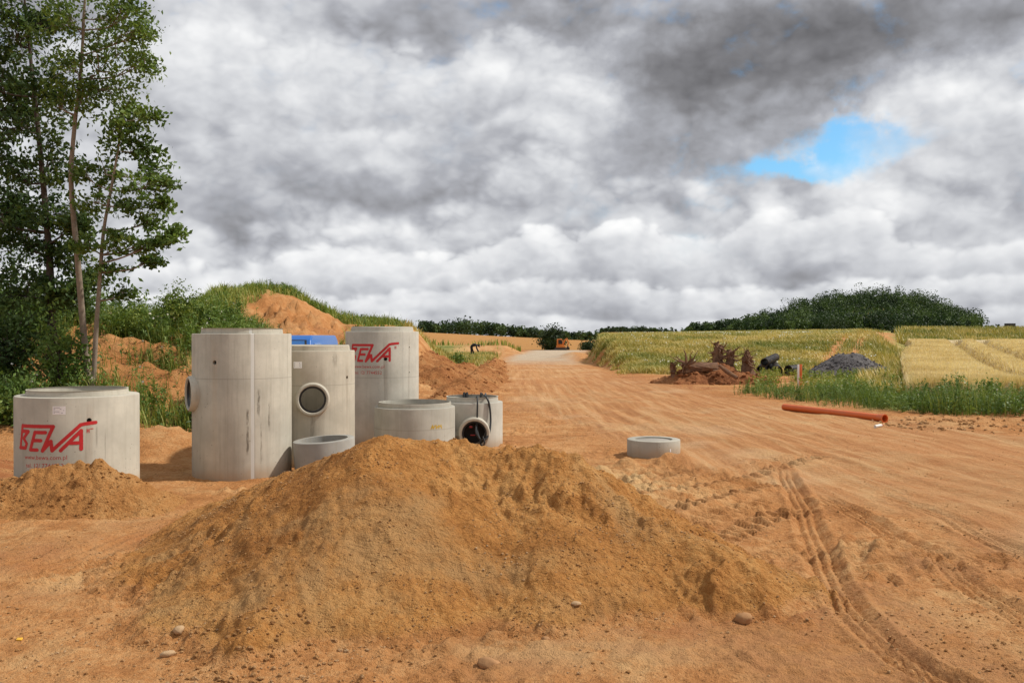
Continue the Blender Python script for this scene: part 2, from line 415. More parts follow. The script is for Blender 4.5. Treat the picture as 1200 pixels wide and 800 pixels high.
def mat_concrete(name, base=(0.47, 0.455, 0.405), seams=(), smears=(), strips=(), grime=0.35):
    """seams: heights of cast joints; smears: (angle deg, half width deg, z0, z1, strength) dark runs; strips: (angle, half width, tint, colour)"""
    m, t, bs, _ = new_mat(name); p = objc(t)
    sep = t.new('ShaderNodeSeparateXYZ'); t.l.new(p, sep.inputs[0]); x, y, z = sep.outputs
    base = (base[0] * 1.05, base[1] * 1.01, base[2] * .94)
    n = t.noise(p, 2.2, 6, 0.6); n2 = t.noise(p, 14, 6, 0.7); st = t.noise(mapping(t, p, (7, 7, 0.35)), 2.2, 6, 0.65)
    c = t.mix(t.mr(n, 0.35, 0.68), tuple(v * 0.86 for v in base), tuple(v * 1.08 for v in base))
    c = t.mix(t.m('MULTIPLY', t.mr(st, 0.46, 0.72), grime), c, (0.27, 0.245, 0.19))
    c = t.mix(t.m('MULTIPLY', t.mr(n2, 0.58, 0.75), 0.22), c, (0.30, 0.28, 0.24))
    # soil splashed up from the ground
    sp = t.m('ADD', z, t.m('MULTIPLY', n, -0.35)); c = t.mix(t.m('MULTIPLY', t.mr(sp, 0.02, -0.16), 0.55), c, (0.36, 0.22, 0.11))
    a = t.m('MULTIPLY', t.m('ARCTAN2', x, t.m('MULTIPLY', y, -1.0)), 57.2958)
    for zz in seams:
        l = t.mr(t.m('ABSOLUTE', t.m('SUBTRACT', z, zz)), 0.008, 0.002); c = t.mix(t.m('MULTIPLY', l, 0.5), c, (0.24, 0.22, 0.18))
    for ang, hw, colr, stg in strips:
        l = t.mr(t.m('ABSOLUTE', t.m('SUBTRACT', a, ang)), hw, hw * 0.7); c = t.mix(t.m('MULTIPLY', l, stg), c, colr)
    for ang, hw, z0, z1, stg in smears:
        wob = t.m('MULTIPLY', t.m('SUBTRACT', t.noise(p, 9, 3), 0.5), hw * 1.2)
        l = t.mr(t.m('ABSOLUTE', t.m('ADD', t.m('SUBTRACT', a, ang), wob)), hw, hw * 0.35)
        zz = t.m('MULTIPLY', t.mr(z, z0 - 0.03, z0 + 0.08), t.mr(z, z1 + 0.02, z1 - 0.05))
        f = t.m('MULTIPLY', t.m('MULTIPLY', l, zz), t.mr(t.noise(mapping(t, p, (30, 30, 5)), 1.5, 5, 0.7), 0.32, 0.6))
        c = t.mix(t.m('MULTIPLY', f, stg), c, (0.12, 0.105, 0.08))
    bug = t.m('MULTIPLY', t.mr(t.voro(p, 15), 0.13, 0.08), t.mr(t.noise(p, 3.1, 3), 0.48, 0.6)); c = t.mix(t.m('MULTIPLY', bug, .6), c, (0.16, .145, .12))
    dr = t.noise(mapping(t, p, (3, 3, .5)), 1.7, 7, .7); c = t.mix(t.m('MULTIPLY', t.mr(dr, .52, .7), .35), c, (0.37, .33, .26))
    t.put(bs.inputs['Base Color'], c); bs.inputs['Roughness'].default_value = 0.85; bs.inputs['Specular IOR Level'].default_value = 0.2
    pores = t.mr(t.voro(p, 38), 0.16, 0.06)
    pores = t.m('MULTIPLY', pores, t.mr(t.noise(p, 5, 2), 0.5, 0.62))
    h = t.m('SUBTRACT', t.m('ADD', t.m('MULTIPLY', n2, 0.5), t.m('MULTIPLY', t.noise(p, 80, 4, 0.7), 0.25)), pores)
    t.put(bs.inputs['Normal'], t.bump(h, 0.35, 0.008)); return m

def mat_spray(name, col):
    m, t, bs, out = new_mat(name); p = objc(t)
    a = t.new('ShaderNodeAttribute', attribute_name='paint').outputs['Fac']
    n = t.noise(p, 55, 5, 0.7)
    cov = t.mr(t.m('ADD', a, t.m('MULTIPLY', t.m('SUBTRACT', n, 0.5), 0.7)), 0.25, 0.75)
    c = t.mix(t.noise(p, 10, 4), tuple(v * 0.8 for v in col), tuple(min(1, v * 1.15) for v in col))
    t.put(bs.inputs['Base Color'], c); bs.inputs['Roughness'].default_value = 0.6
    tp = t.new('ShaderNodeBsdfTransparent'); mx = t.new('ShaderNodeMixShader'); t.put(mx.inputs[0], cov)
    t.l.new(tp.outputs[0], mx.inputs[1]); t.l.new(bs.outputs[0], mx.inputs[2]); t.l.new(mx.outputs[0], out.inputs[0]); return m

M = {}
M['ground'] = mat_ground()
M['pile'] = mat_soil('pile_sand', (0.30, 0.124, 0.034), (0.44, 0.198, 0.056), (0.55, 0.29, 0.10), 1.3, 1.1, stripes=(0.50, 0.30, 0.13))
M['mound'] = mat_soil('mound_soil', (0.29, 0.122, 0.038), (0.43, 0.20, 0.064), (0.53, 0.285, 0.11), 1.2, 1.2)
M['spoil'] = mat_soil('red_spoil', (0.24, 0.090, 0.032), (0.38, 0.16, 0.055), (0.47, 0.245, 0.10), 0.7, 1.3)
M['red'] = mat_soil('red_clay', (0.20, 0.075, 0.030), (0.32, 0.125, 0.05), (0.42, 0.2, 0.085), 0.8, 1.3)
M['gravel'] = mat_soil('dark_gravel', (0.06, 0.055, 0.058), (0.125, 0.115, 0.115), (0.24, 0.22, 0.21), 1.2, 1.3)
M['clod'] = mat_soil('clod_soil', (0.30, 0.145, 0.052), (0.43, 0.225, 0.088), (0.58, 0.39, 0.22), 3, 1)
M['stone'] = mat_plain('stone', (0.36, 0.19, 0.085), 0.85, 0, 0.3, 0.4, 0.2, 9)
M['pale_stone'] = mat_plain('pale_stone', (0.44, 0.29, 0.16), 0.85, 0, 0.2, 0.4, 0.2, 12)
M['con'] = mat_concrete('concrete')
M['rubber'] = mat_plain('black_rubber', (0.015, 0.015, 0.016), 0.5, 0, 0.2)
M['hole'] = mat_plain('hole_shade', (0.03, 0.026, 0.022), 0.9)  # near-black discs paint the shade inside the anchor holes and the socket
M['spray'] = mat_spray('red_spray', (0.55, 0.018, 0.022))
M['sticker'] = mat_plain('white_label', (0.88, 0.88, 0.88), 0.5, 0, 0.05)
M['print'] = mat_plain('label_print', (0.32, 0.32, 0.35), 0.6)
M['yellow'] = mat_spray('yellow_spray', (0.55, 0.36, 0.03))
M['orange'] = mat_plain('orange_plastic', (0.66, 0.135, 0.028), 0.42, 0, 0.12, 0, 0.4, 3, 0.25)
M['bark'] = mat_plain('bark', (0.25, 0.20, 0.15), 0.9, 0, 0.45, 0.7, 0.2, 7)
M['barkdark'] = mat_plain('bark_dark', (0.075, 0.058, 0.045), 0.9, 0, 0.4, 0.7, 0.2, 7)
M['leaf'] = mat_leaf('leaf_green', [(0.05, 0.09, 0.018), (0.105, 0.17, 0.034), (0.20, 0.28, 0.065)], trans=0.34, scale=1.2)
M['leafshade'] = mat_leaf('leaf_shaded', [(0.022, 0.044, 0.012), (0.048, 0.09, 0.022), (0.11, 0.165, 0.04)], trans=0.26, scale=0.9)  # darker copy of leaf_green: shade on the left trees put into the colour
M['weed'] = mat_leaf('weed_green', [(0.055, 0.10, 0.02), (0.115, 0.185, 0.036), (0.22, 0.29, 0.07)], trans=0.25, scale=0.8)
M['weedbright'] = mat_leaf('weed_bright', [(0.10, 0.155, 0.025), (0.20, 0.26, 0.045), (0.40, 0.37, 0.10)], trans=0.25, scale=0.5)
M['meadow'] = mat_leaf('meadow_grass', [(0.16, 0.20, 0.038), (0.42, 0.35, 0.10), (0.66, 0.51, 0.20)], trans=0.2, scale=0.22)
M['dry'] = mat_leaf('dry_grass', [(0.20, 0.19, 0.05), (0.38, 0.30, 0.10), (0.52, 0.40, 0.17)], trans=0.2, scale=0.5)
M['wheat'] = mat_leaf('wheat_ears', [(0.60, 0.45, 0.21), (0.72, 0.57, 0.31), (0.80, 0.67, 0.41)], trans=0.2, scale=0.4)
M['flower'] = mat_leaf('white_flower', [(0.55, 0.52, 0.40), (0.7, 0.68, 0.56), (0.8, 0.78, 0.7)], trans=0.2)
M['wood'] = mat_leaf('wood_leaves', [(0.014, 0.032, 0.011), (0.036, 0.070, 0.018), (0.09, 0.14, 0.032)], trans=0.15, scale=0.06, tint=True)
M['bush'] = mat_leaf('bush_leaves', [(0.018, 0.032, 0.012), (0.035, 0.06, 0.018), (0.065, 0.095, 0.026)], trans=0.15, scale=0.5)
M['blue'] = mat_plain('blue_paint', (0.015, 0.115, 0.40), 0.3, 0, 0.05, 0, 0.5, 2)
M['glass'] = mat_plain('window_glass', (0.03, 0.15, 0.42), 0.12, 0, 0.05, 0, 0.6)  # blue base colour imitates sky reflected in the van's panes
M['black'] = mat_plain('black_trim', (0.02, 0.02, 0.022), 0.5)
M['corr'] = mat_plain('black_pipe_plastic', (0.020, 0.018, 0.018), 0.5, 0, 0.3, 0.2, 0.35, 5, 0.3)
M['stump'] = mat_plain('stump_wood', (0.17, 0.095, 0.06), 0.95, 0, 0.85, 0.8, 0.15, 6, 0.4)
M['exorange'] = mat_plain('machine_orange', (0.62, 0.20, 0.03), 0.5, 0, 0.15)
M['steel'] = mat_plain('dark_steel', (0.05, 0.048, 0.045), 0.6, 0.3, 0.3)
M['white'] = mat_plain('white_paint', (0.72, 0.68, 0.62), 0.5)
M['cloth'] = mat_plain('dark_cloth', (0.012, 0.013, 0.018), 0.9)
M['skin'] = mat_plain('skin', (0.45, 0.26, 0.18), 0.6)
M['tower'] = mat_plain('tower_stone', (0.06, 0.056, 0.058), 0.9, 0, 0.25, 0, 0.2, 0.4)
M['slit'] = mat_plain('dark_opening', (0.02, 0.02, 0.02), 0.9)
M['yscrap'] = mat_plain('yellow_scrap', (0.75, 0.42, 0.04), 0.5)

# ------------------------------------------------------------------ ground sheet, split by zone
def axis(lo, hi, c0, c1, fine, growth):
    a = [c0]
    while a[-1] < c1: a.append(a[-1] + fine)
    while a[-1] < hi: a.append(a[-1] + fine + growth * (a[-1] - c1))
    b = [c0]
    while b[-1] > lo: b.append(b[-1] - fine - growth * (c0 - b[-1]))
    return np.array(b[::-1][:-1] + a)

gx = axis(-2600, 2600, -5.0, 5.2, 0.021, 0.024)
gy = [3.4]
while gy[-1] < 6000:
    d = gy[-1]; gy.append(d + min(max(0.018, 0.0005 * d * d), 0.007 * d if d < 70 else 0.028 * d))
by = [3.4]
while by[-1] > -400: by.append(by[-1] - 0.05 - 0.09 * (3.4 - by[-1]))
gy = np.array(by[::-1][:-1] + gy)
X, Y = np.meshgrid(gx, gy)
fx, fy = X.ravel(), Y.ravel()
Z = H(fx, fy, True)
ang = fx / np.maximum(fy, 5)
rd = road_mask(fx, fy)
nz = fbm(fx * 0.25, fy * 0.25, 4, 81); nz2 = fbm(fx * 1.3, fy * 1.3, 3, 82)
xl = np.where(fy < 40, 5.0 + (40 - fy) * 0.1, 5.0 + np.clip(fy - 60, 0, None) * 0.1)

def edge(v, w=1.0): return ss(v / w + 0.5)
grass_r = edge(fx - xl - 0.8 + 0.8 * nz + .5 * nz2, 0.8) * edge(fy - 40.5 + 2.0 * nz, 2.5)
grass_r = np.maximum(grass_r, edge(ang - 0.395 + 0.02 * nz, 0.03) * edge(fy - 22 + nz, 2))
# two-wheel track over the bank
tr1 = [(13.0, 36.5), (16, 44), (24, 62), (34, 84), (44, 108)]
ut, st_, _ = poly_dist(fx, fy, tr1)
track = (1 - ss((np.abs(ut) - 0.75 - 0.006 * fy + .5 * nz2) / 1.1)) * (1 - 0.75 * gauss(ut, 0.4) * ss(nz2 + 0.7))
far = ss((fy - 118) / 10 + 0.3 * nz)
scarp = gauss((fx + 8.6) / 2.5, 1) * ss((fy - 27) / 3) * ss((41.5 - fy) / 2)
left_veg = ss((-4.0 - fx) / 3) * ss((fy - 14.0) / 5)
left_veg = left_veg * ss((nz * 0.9 + 0.4 * nz2 + 0.7 * ss((fy - 28) / 10) + .3 * gauss(fy - 23, 2.5)) / 0.4) * (1 - np.clip(scarp * 1.6, 0, 1))
strip_l = ss((-0.6 - fx) / 1.5) * ss((fy - 42) / 6) * ss((86 - fy) / 6) * ss((fx + 14) / 3)
grass = np.clip(np.maximum.reduce([grass_r * (1 - track), left_veg, strip_l * ss((nz + 0.35) / 0.5)]), 0, 1)
field = far * (fy < 760) * edge(0.17 - ang, 0.02)
grass = np.clip(np.maximum(grass * (1 - field), (far * (fy > 150)) * (1 - field) + (fy >= 760)), 0, 1)
grass = grass * (1 - track * grass_r)
grey = rd * ss((fy - 48 + 8 * nz) / 28) * 0.85
red = np.clip(np.clip(scarp, 0, 1) * .2 + ss((nz - 0.25) / 0.3) * 0.6 * (fy < 40) + gauss(fx - 4.6, 2.2) * gauss(fy - 33, 9) + gauss(fx + 7.5, 1.2) * gauss(fy - 11.5, 1.5)
              + (1 - rd) * ss((fy - 100) / 10) * (1 - field) * ss((120 - fy) / 5) * (fx < 2), 0, 1) * (1 - rd * 0.7)
pale = np.clip(ss((nz2 * 0.5 + nz * 0.6 + 0.05) / 0.45) * 0.35 + gauss(fx - 1.1, 1.0) * gauss(fy - 10.5, 1.8) * 0.9 + gauss(fx + 10, 7) * gauss(fy - 95, 9) * 0.9 
               + 1.0 * gauss(fx - 0.35, 0.75) * gauss(fy - 5.02, 0.20), 0, 1)
zone_a = np.stack([grass, field, grey], 1); zone_b = np.stack([red, pale, rd * (1 - ss((fy - 40) / 30) * 0.5)], 1)
nxv, nyv = len(gx), len(gy)
idx = np.arange(nxv * nyv).reshape(nyv, nxv)
quads = np.stack([idx[:-1, :-1], idx[:-1, 1:], idx[1:, 1:], idx[1:, :-1]], -1).reshape(-1, 4)
cx = fx[quads].mean(1); cy = fy[quads].mean(1)
zone = np.zeros(len(quads), int)
zone[rd[quads].mean(1) > 0.5] = 1
zone[field[quads].mean(1) > 0.5] = 2
hillm = (H(cx, cy, False) > 0.12) & (cx < -2.4) & (cy > 12) & (cy < 66) & (zone == 0); zone[hillm] = 3
bank = (cx > np.interp(cy, ROAD_Y, ROAD_R)) & (cy > 38.5) & (cy < 130) & (zone == 0); zone[bank] = 4
verts = np.stack([fx, fy, Z], 1)
for k, nm in enumerate(['ground', 'dirt_road', 'field', 'hill', 'bank']):
    q = quads[zone == k]; used, inv = np.unique(q, return_inverse=True)
    me = np_mesh(nm, verts[used], inv.reshape(-1, 4)); col_attr(me, 'zone_a', zone_a[used]); col_attr(me, 'zone_b', zone_b[used])
    link(nm, me, M['ground'], kind='structure')
print('ground verts', len(verts))

# ------------------------------------------------------------------ heaps of soil
def heap(name, segs, bounds, res, mat, label, cat, rough=1.0, k=22.0, seed=0, crest=0.06, extra=None, kind=None, group=None, big=1.0):
    x0, x1, y0, y1 = bounds
    xs = np.arange(x0, x1 + res, res); ys = np.arange(y0, y1 + res, res)
    XX, YY = np.meshgrid(xs, ys); x = XX.ravel(); y = YY.ravel()
    base = H(x, y, True)
    wx = x + 0.06 * rough * fbm(x * 1.6, y * 1.6, 3, seed + 1); wy = y + 0.06 * rough * fbm(x * 1.6, y * 1.6, 3, seed + 2)
    acc = np.exp(k * -0.35 * np.ones_like(x))
    for (ax, ay, az, bx, by_, bz, sl) in segs:
        dx, dy = bx - ax, by_ - ay; L2 = dx * dx + dy * dy + 1e-9
        t = np.clip(((wx - ax) * dx + (wy - ay) * dy) / L2, 0, 1)
        d = np.hypot(wx - ax - t * dx, wy - ay - t * dy)
        d = np.sqrt(d * d + crest * crest) - crest
        acc = acc + np.exp(np.clip(k * (az + t * (bz - az) - sl * d), -60, 60))
    z = np.log(acc) / k
    on = ss((z + 0.02) / 0.12)
    n = rough * (big * 0.045 * fbm(x * 1.4, y * 1.4, 3, seed + 5) + big * 0.02 * fbm(x * 5, y * 5, 4, seed + 8) + 0.008 * fbm(x * 17, y * 17, 3, seed + 12))
    cl = rough * 0.03 * np.clip(fbm(x * 8.5, y * 8.5, 3, seed + 15) - 0.25, 0, 1) * ss((fbm(x * 1.1, y * 1.1, 2, seed + 17) + 0.15) / 0.5)
    z = z + on * (n + cl)
    if extra is not None: z = z + extra(x, y, z) * on
    Zt = base + z
    g = np.arange(len(x)).reshape(len(ys), len(xs))
    q = np.stack([g[:-1, :-1], g[:-1, 1:], g[1:, 1:], g[1:, :-1]], -1).reshape(-1, 4)
    keep = (z[q].max(1) > -0.03)
    q = q[keep]; used, inv = np.unique(q, return_inverse=True)
    me = np_mesh(name, np.stack([x, y, Zt], 1)[used], inv.reshape(-1, 4))
    at = me.attributes.new('thin', 'FLOAT', 'POINT'); at.data.foreach_set('value', (1 - ss(z / .10))[used].astype(np.float32))
    o = link(name, me, mat, label=label, category=cat)
    if kind: o['kind'] = kind
    if group: o['group'] = group
    return o, (lambda px, py: float(np.interp(0, [0], [0])))

def q3(px, py, d): return ((px - 600) / F * d, d, EYE - (py - HZ) * d / F)
def chain(pts, slope):
    out = []
    for i in range(len(pts) - 1):
        s = slope[i] if hasattr(slope, '__len__') else slope
        out.append((*pts[i], *pts[i + 1], s))
    return out
crest = [q3(250, 590, 8.5), q3(310, 566, 7.9), q3(350, 550, 7.4), q3(400, 534, 7.1), q3(448, 508, 7.0), q3(550, 522, 7.25), q3(640, 528, 7.1), q3(690, 572, 6.8), q3(750, 615, 6.45), q3(850, 650, 6.1), q3(958, 684, 6.1)]
spur = [q3(440, 520, 6.9), q3(392, 592, 6.3), q3(345, 655, 5.75), q3(305, 715, 5.25), q3(270, 775, 4.85)]
apron = [q3(345, 575, 7.2), q3(270, 620, 7.0), q3(215, 650, 6.75)]
apron2 = [q3(350, 640, 6.1), q3(265, 690, 5.75)]
segs = chain(crest, [.5, .5, .55, .58, .60, .60, .58, .60, .62, .60]) + chain(spur, [.52, .55, .55, .5]) + chain(apron, .28) + chain(apron2, .27)
segs += chain([q3(645, 532, 7.0), q3(648, 600, 6.4), q3(640, 680, 5.75), q3(622, 752, 5.22)], [.55, .5, .45])
segs += chain([q3(745, 630, 6.4), q3(770, 735, 5.45)], .45)
def pile_extra(x, y, z):
    # slumped ledge on the right-hand dump and runnels down the front
    ph = x * 1.7 + 0.7 * y + 0.5 * fbm(x * 0.8, y * 0.8, 2, 91)
    run = 0.022 * perlin(ph * 2.1, y * 0.5, 92) + 0.010 * perlin(ph * 6.0, y * 0.9, 93)
    led = -0.05 * ss((0.66 + .05 * perlin(x * 5, y * 0, 94) - z) / 0.05) * gauss(x - 0.32, 0.33) * ss((z - 0.36) / 0.15)
    return run + led
heap('sand_pile', segs, (-3.6, 2.7, 4.2, 9.6), 0.0115, M['pile'], 'large ridged pile of brown sand in the middle foreground', 'sand pile', 1.0, 42, 100, 0.07, pile_extra, big=.45)
lm = [q3(-40, 566, 9.5), q3(25, 558, 9.45), q3(60, 555, 9.4), q3(128, 557, 9.4), q3(160, 592, 9.35)]
heap('dirt_mound', chain(lm, [.55, .5, .5, .55]), (-7.4, -3.1, 7.6, 10.6), 0.016, M['mound'], 'low crumbly mound of brown dirt before the lettered ring at left', 'dirt mound', 1.5, 24, 130, 0.1)
sr = [q3(512, 466, 24.5), q3(545, 446, 29), q3(562, 433, 35), q3(572, 427, 45), q3(580, 420, 60)]
def crack(x, y, z):
    u, s, tot = poly_dist(x, y, [(p[0] - 0.25, p[1]) for p in sr[1:]])
    u = u + 0.25 * perlin(s * 0.6, s * 0, 95)
    return -0.25 * gauss(u, 0.11) * ss((s - 1) / 2)
heap('spoil_ridge', chain(sr, .5) + chain([q3(520, 440, 30), q3(545, 425, 42)], .45), (-5.5, 2.2, 21.5, 64), 0.06, M['spoil'], 'long cracked ridge of red-brown spoil along the left side of the road', 'spoil heap', 2.2, 14, 150, 0.15, crack)
st = [q3(778, 441, 34.2), q3(805, 434, 34.2), q3(842, 427, 34.5), q3(868, 437, 34), q3(893, 440, 34.2)]
heap('clay_heap', chain(st, .55), (3.6, 11, 31, 38), 0.045, M['red'], 'heap of red clay with torn-up tree stumps on it, right of the road', 'clay heap', 2.4, 16, 170, 0.12)
gp = [q3(958, 437, 38.5), q3(985, 415, 39), q3(1003, 414, 39.2), q3(1022, 428, 39)]
heap('gravel_heap', chain(gp, .6), (11, 18.5, 36, 43), 0.05, M['gravel'], 'dark grey gravel heap beside the track on the right', 'gravel heap', 0.8, 14, 190, 0.1)

# ------------------------------------------------------------------ loose stones and clods
def blob_mesh(name, r, seed, sub=3, squash=(1, 1, 0.7), rough=0.22):
    b = bmesh.new(); bmesh.ops.create_icosphere(b, subdivisions=sub, radius=1)
    rg = np.random.default_rng(seed); off = rg.random(3) * 20
    from mathutils import noise as mn
    for v in b.verts:
        n = mn.fractal(v.co * 1.4 + Vector(off), 1.0, 2.0, 3); v.co = v.co * (1 + rough * n)
        v.co = Vector((v.co.x * squash[0], v.co.y * squash[1], v.co.z * squash[2])) * r
    me = bpy.data.meshes.new(name); b.to_mesh(me); b.free()
    for p in me.polygons: p.use_smooth = True
    return me
PILEQ = None
def surface_z(x, y):
    dg = bpy.context.evaluated_depsgraph_get()
    hit, loc, *_ = scene.ray_cast(dg, Vector((x, y, 6)), Vector((0, 0, -1)))
    return loc.z if hit else 0.0
for (px, py, r, sq, mt, lab, rz) in [
    (872, 732, .052, (1.05, .9, .75), 'stone', 'rounded brown stone lying alone at the right foot of the sand pile', 0.3),
    (573, 782, .062, (.8, 1.1, .55), 'stone', 'oblong sandy stone at the bottom edge, in front of the sand pile', 0.9),
    (209, 750, .034, (1, 1, .8), 'pale_stone', 'pale stone on bare ground left of the sand pile', 0),
    (196, 768, .032, (1.3, .8, .6), 'pale_stone', 'smaller dull pale stone just below the other pale stone at lower left', .5),
    (675, 732, .026, (1.3, .9, .6), 'pale_stone', 'small whitish stone half buried at the front toe of the sand pile', .2),
    (640, 753, .02, (1.2, 1, .8), 'stone', 'small reddish pebble on the smooth patch before the sand pile', .2)]:
    x, y = P(px, py); o = link('stone', blob_mesh('stone', r, int(px), 3, sq), M[mt], label=lab, category='stone')
    bpy.context.view_layer.update()
    o.location = (x, y, surface_z(x, y) + r * sq[2] * 0.6); o.rotation_euler = (0, 0, rz)

def scatter_clods(name, N, region, rmin, rmax, mat, seed):
    """many small irregular lumps as one mesh"""
    rg = np.random.default_rng(seed); b = bmesh.new(); bmesh.ops.create_icosphere(b, subdivisions=1, radius=1)
    bv = np.array([v.co[:] for v in b.verts]); b.verts.index_update(); bf = np.array([[v.index for v in f.verts] for f in b.faces]); b.free()
    pts = region(rg, N); n = len(pts)
    r = rmin + (rmax - rmin) * rg.random(n) ** 4
    sc = r[:, None] * (0.6 + 0.7 * rg.random((n, 3))) * np.array([1, 1, 0.75])
    jit = 1 + 0.35 * (rg.random((n, len(bv))) - 0.5)
    a = rg.random(n) * 6.28; ca, sa = np.cos(a)[:, None], np.sin(a)[:, None]
    v = bv[None] * jit[..., None] * sc[:, None, :]
    vx = v[..., 0] * ca - v[..., 1] * sa; vy = v[..., 0] * sa + v[..., 1] * ca
    V = np.stack([vx + pts[:, 0:1], vy + pts[:, 1:2], v[..., 2] + pts[:, 2:3] + r[:, None] * 0.25], -1).reshape(-1, 3)
    Fc = (bf[None] + (np.arange(n) * len(bv))[:, None, None]).reshape(-1, 3)
    return link(name, np_mesh(name, V, Fc, False), mat, kind='stuff', label='loose clods and grit scattered over the bare ground', category='clods')
def reg_yard(rg, N):
    # denser towards the camera, clustered by noise
    y = 3.6 + 19 * rg.random(N) ** 1.8; x = (rg.random(N) - 0.5) * 2 * (0.62 * y + 0.6)
    dens = ss((fbm(x * 0.8, y * 0.8, 3, 201) + 0.25) / 0.6) * (1 - 0.75 * road_mask(x, y))
    keep = rg.random(N) < dens; x, y = x[keep], y[keep]
    return np.stack([x, y, H(x, y, True)], 1)
scatter_clods('loose_clods', 52000, reg_yard, 0.002, 0.013, M['clod'], 5)
def reg_heap(x0, x1, y0, y1, minz):
    def f(rg, N):
        from mathutils.bvhtree import BVHTree
        o = bpy.data.objects[minz]; bv = BVHTree.FromObject(o, bpy.context.evaluated_depsgraph_get())
        x = x0 + (x1 - x0) * rg.random(N); y = y0 + (y1 - y0) * rg.random(N); k = rg.random(N) < .35 + .65 * ss(fbm(x * 1.2, y * 1.2, 3, 203) / .5 + .3); out = []
        for a, b_ in zip(x[k], y[k]):
            h = bv.ray_cast(Vector((a, b_, 5)), Vector((0, 0, -1)))
            if h[0] is not None: out.append((a, b_, h[0].z))
        return np.array(out)
    return f
scatter_clods('pile_crumbs', 36000, reg_heap(-3.5, 2.6, 4.3, 8.0, 'sand_pile'), 0.002, 0.010, M['clod'], 6)['label'] = 'crumbs and grit rolled down the faces of the big sand pile'
def reg_toe(rg, N):
    y = 4.4 + .9 * rg.random(N); x = -1.45 + .3 * rg.normal(size=N); return np.stack([x, y, np.array([SZ(a, b) for a, b in zip(x, y)])], 1)
def SZ(a, b):
    h = scene.ray_cast(DG, Vector((a, b, 4)), Vector((0, 0, -1))); return h[1].z if h[0] else 0.0
bpy.context.view_layer.update(); DG = bpy.context.evaluated_depsgraph_get()
scatter_clods('toe_clods', 700, reg_toe, 0.003, 0.019, M['clod'], 21)['label'] = 'broken clods at the lower left foot of the big sand pile'
def reg_berm(rg, N):
    x = 7.6 + 8 * rg.random(N); y = 18.05 - .12 * (x - 9) + .8 * rg.normal(size=N); return np.stack([x, y, H(x, y, True)], 1)
scatter_clods('verge_clods', 1500, reg_berm, 0.006, 0.050, M['clod'], 22)['label'] = 'clods along the low ridge of earth before the weeds at right'
scatter_clods('mound_crumbs', 5000, reg_heap(-7.2, -3.2, 7.8, 10.2, 'dirt_mound'), 0.004, 0.022, M['mound'], 8)['label'] = 'lumps of dirt on the mound before the lettered ring'
scatter_clods('spoil_lumps', 5000, reg_heap(-5.2, 2, 22, 60, 'spoil_ridge'), 0.015, 0.09, M['spoil'], 9)['label'] = 'red clods lying over the long spoil ridge'
scatter_clods('clay_lumps', 3500, reg_heap(3.8, 10.8, 31, 37, 'clay_heap'), 0.02, 0.13, M['red'], 10)['label'] = 'red clods covering the heap with the stumps'
scatter_clods('gravel_stones', 5000, reg_heap(11, 18, 36, 43, 'gravel_heap'), 0.02, 0.07, M['gravel'], 12)['label'] = 'stones on the surface of the dark gravel heap'

# ------------------------------------------------------------------ concrete rings
def apply_bool(me_obj, cutters):
    for c in cutters:
        md = me_obj.modifiers.new('cut', 'BOOLEAN'); md.operation = 'DIFFERENCE'; md.object = c; md.solver = 'EXACT'
    bpy.context.view_layer.update()
    dg = bpy.context.evaluated_depsgraph_get(); ev = me_obj.evaluated_get(dg)
    nm = bpy.data.meshes.new_from_object(ev); me_obj.modifiers.clear()
    for m_ in list(me_obj.data.materials):
        if len(nm.materials) == 0: nm.materials.append(m_)
    me_obj.data = nm
    for c in cutters: bpy.data.objects.remove(c)
    for p in nm.polygons: p.use_smooth = True
    nm.set_sharp_from_angle(angle=math.radians(35))

def radial(R, ang, z):
    """frame whose +z points out of the ring wall at angle ang (deg, 0 = towards the camera, + = right)"""
    a = math.radians(ang); o = Vector((math.sin(a), -math.cos(a), 0))
    e = Vector((math.cos(a), math.sin(a), 0)); up = Vector((0, 0, 1))
    Mx = Matrix((e, up, e.cross(up))).transposed().to_4x4()
    if Mx.to_3x3().col[2].dot(o) < 0: Mx = Matrix((-e, up, (-e).cross(up))).transposed().to_4x4()
    Mx.translation = o * R + Vector((0, 0, z)); return Mx

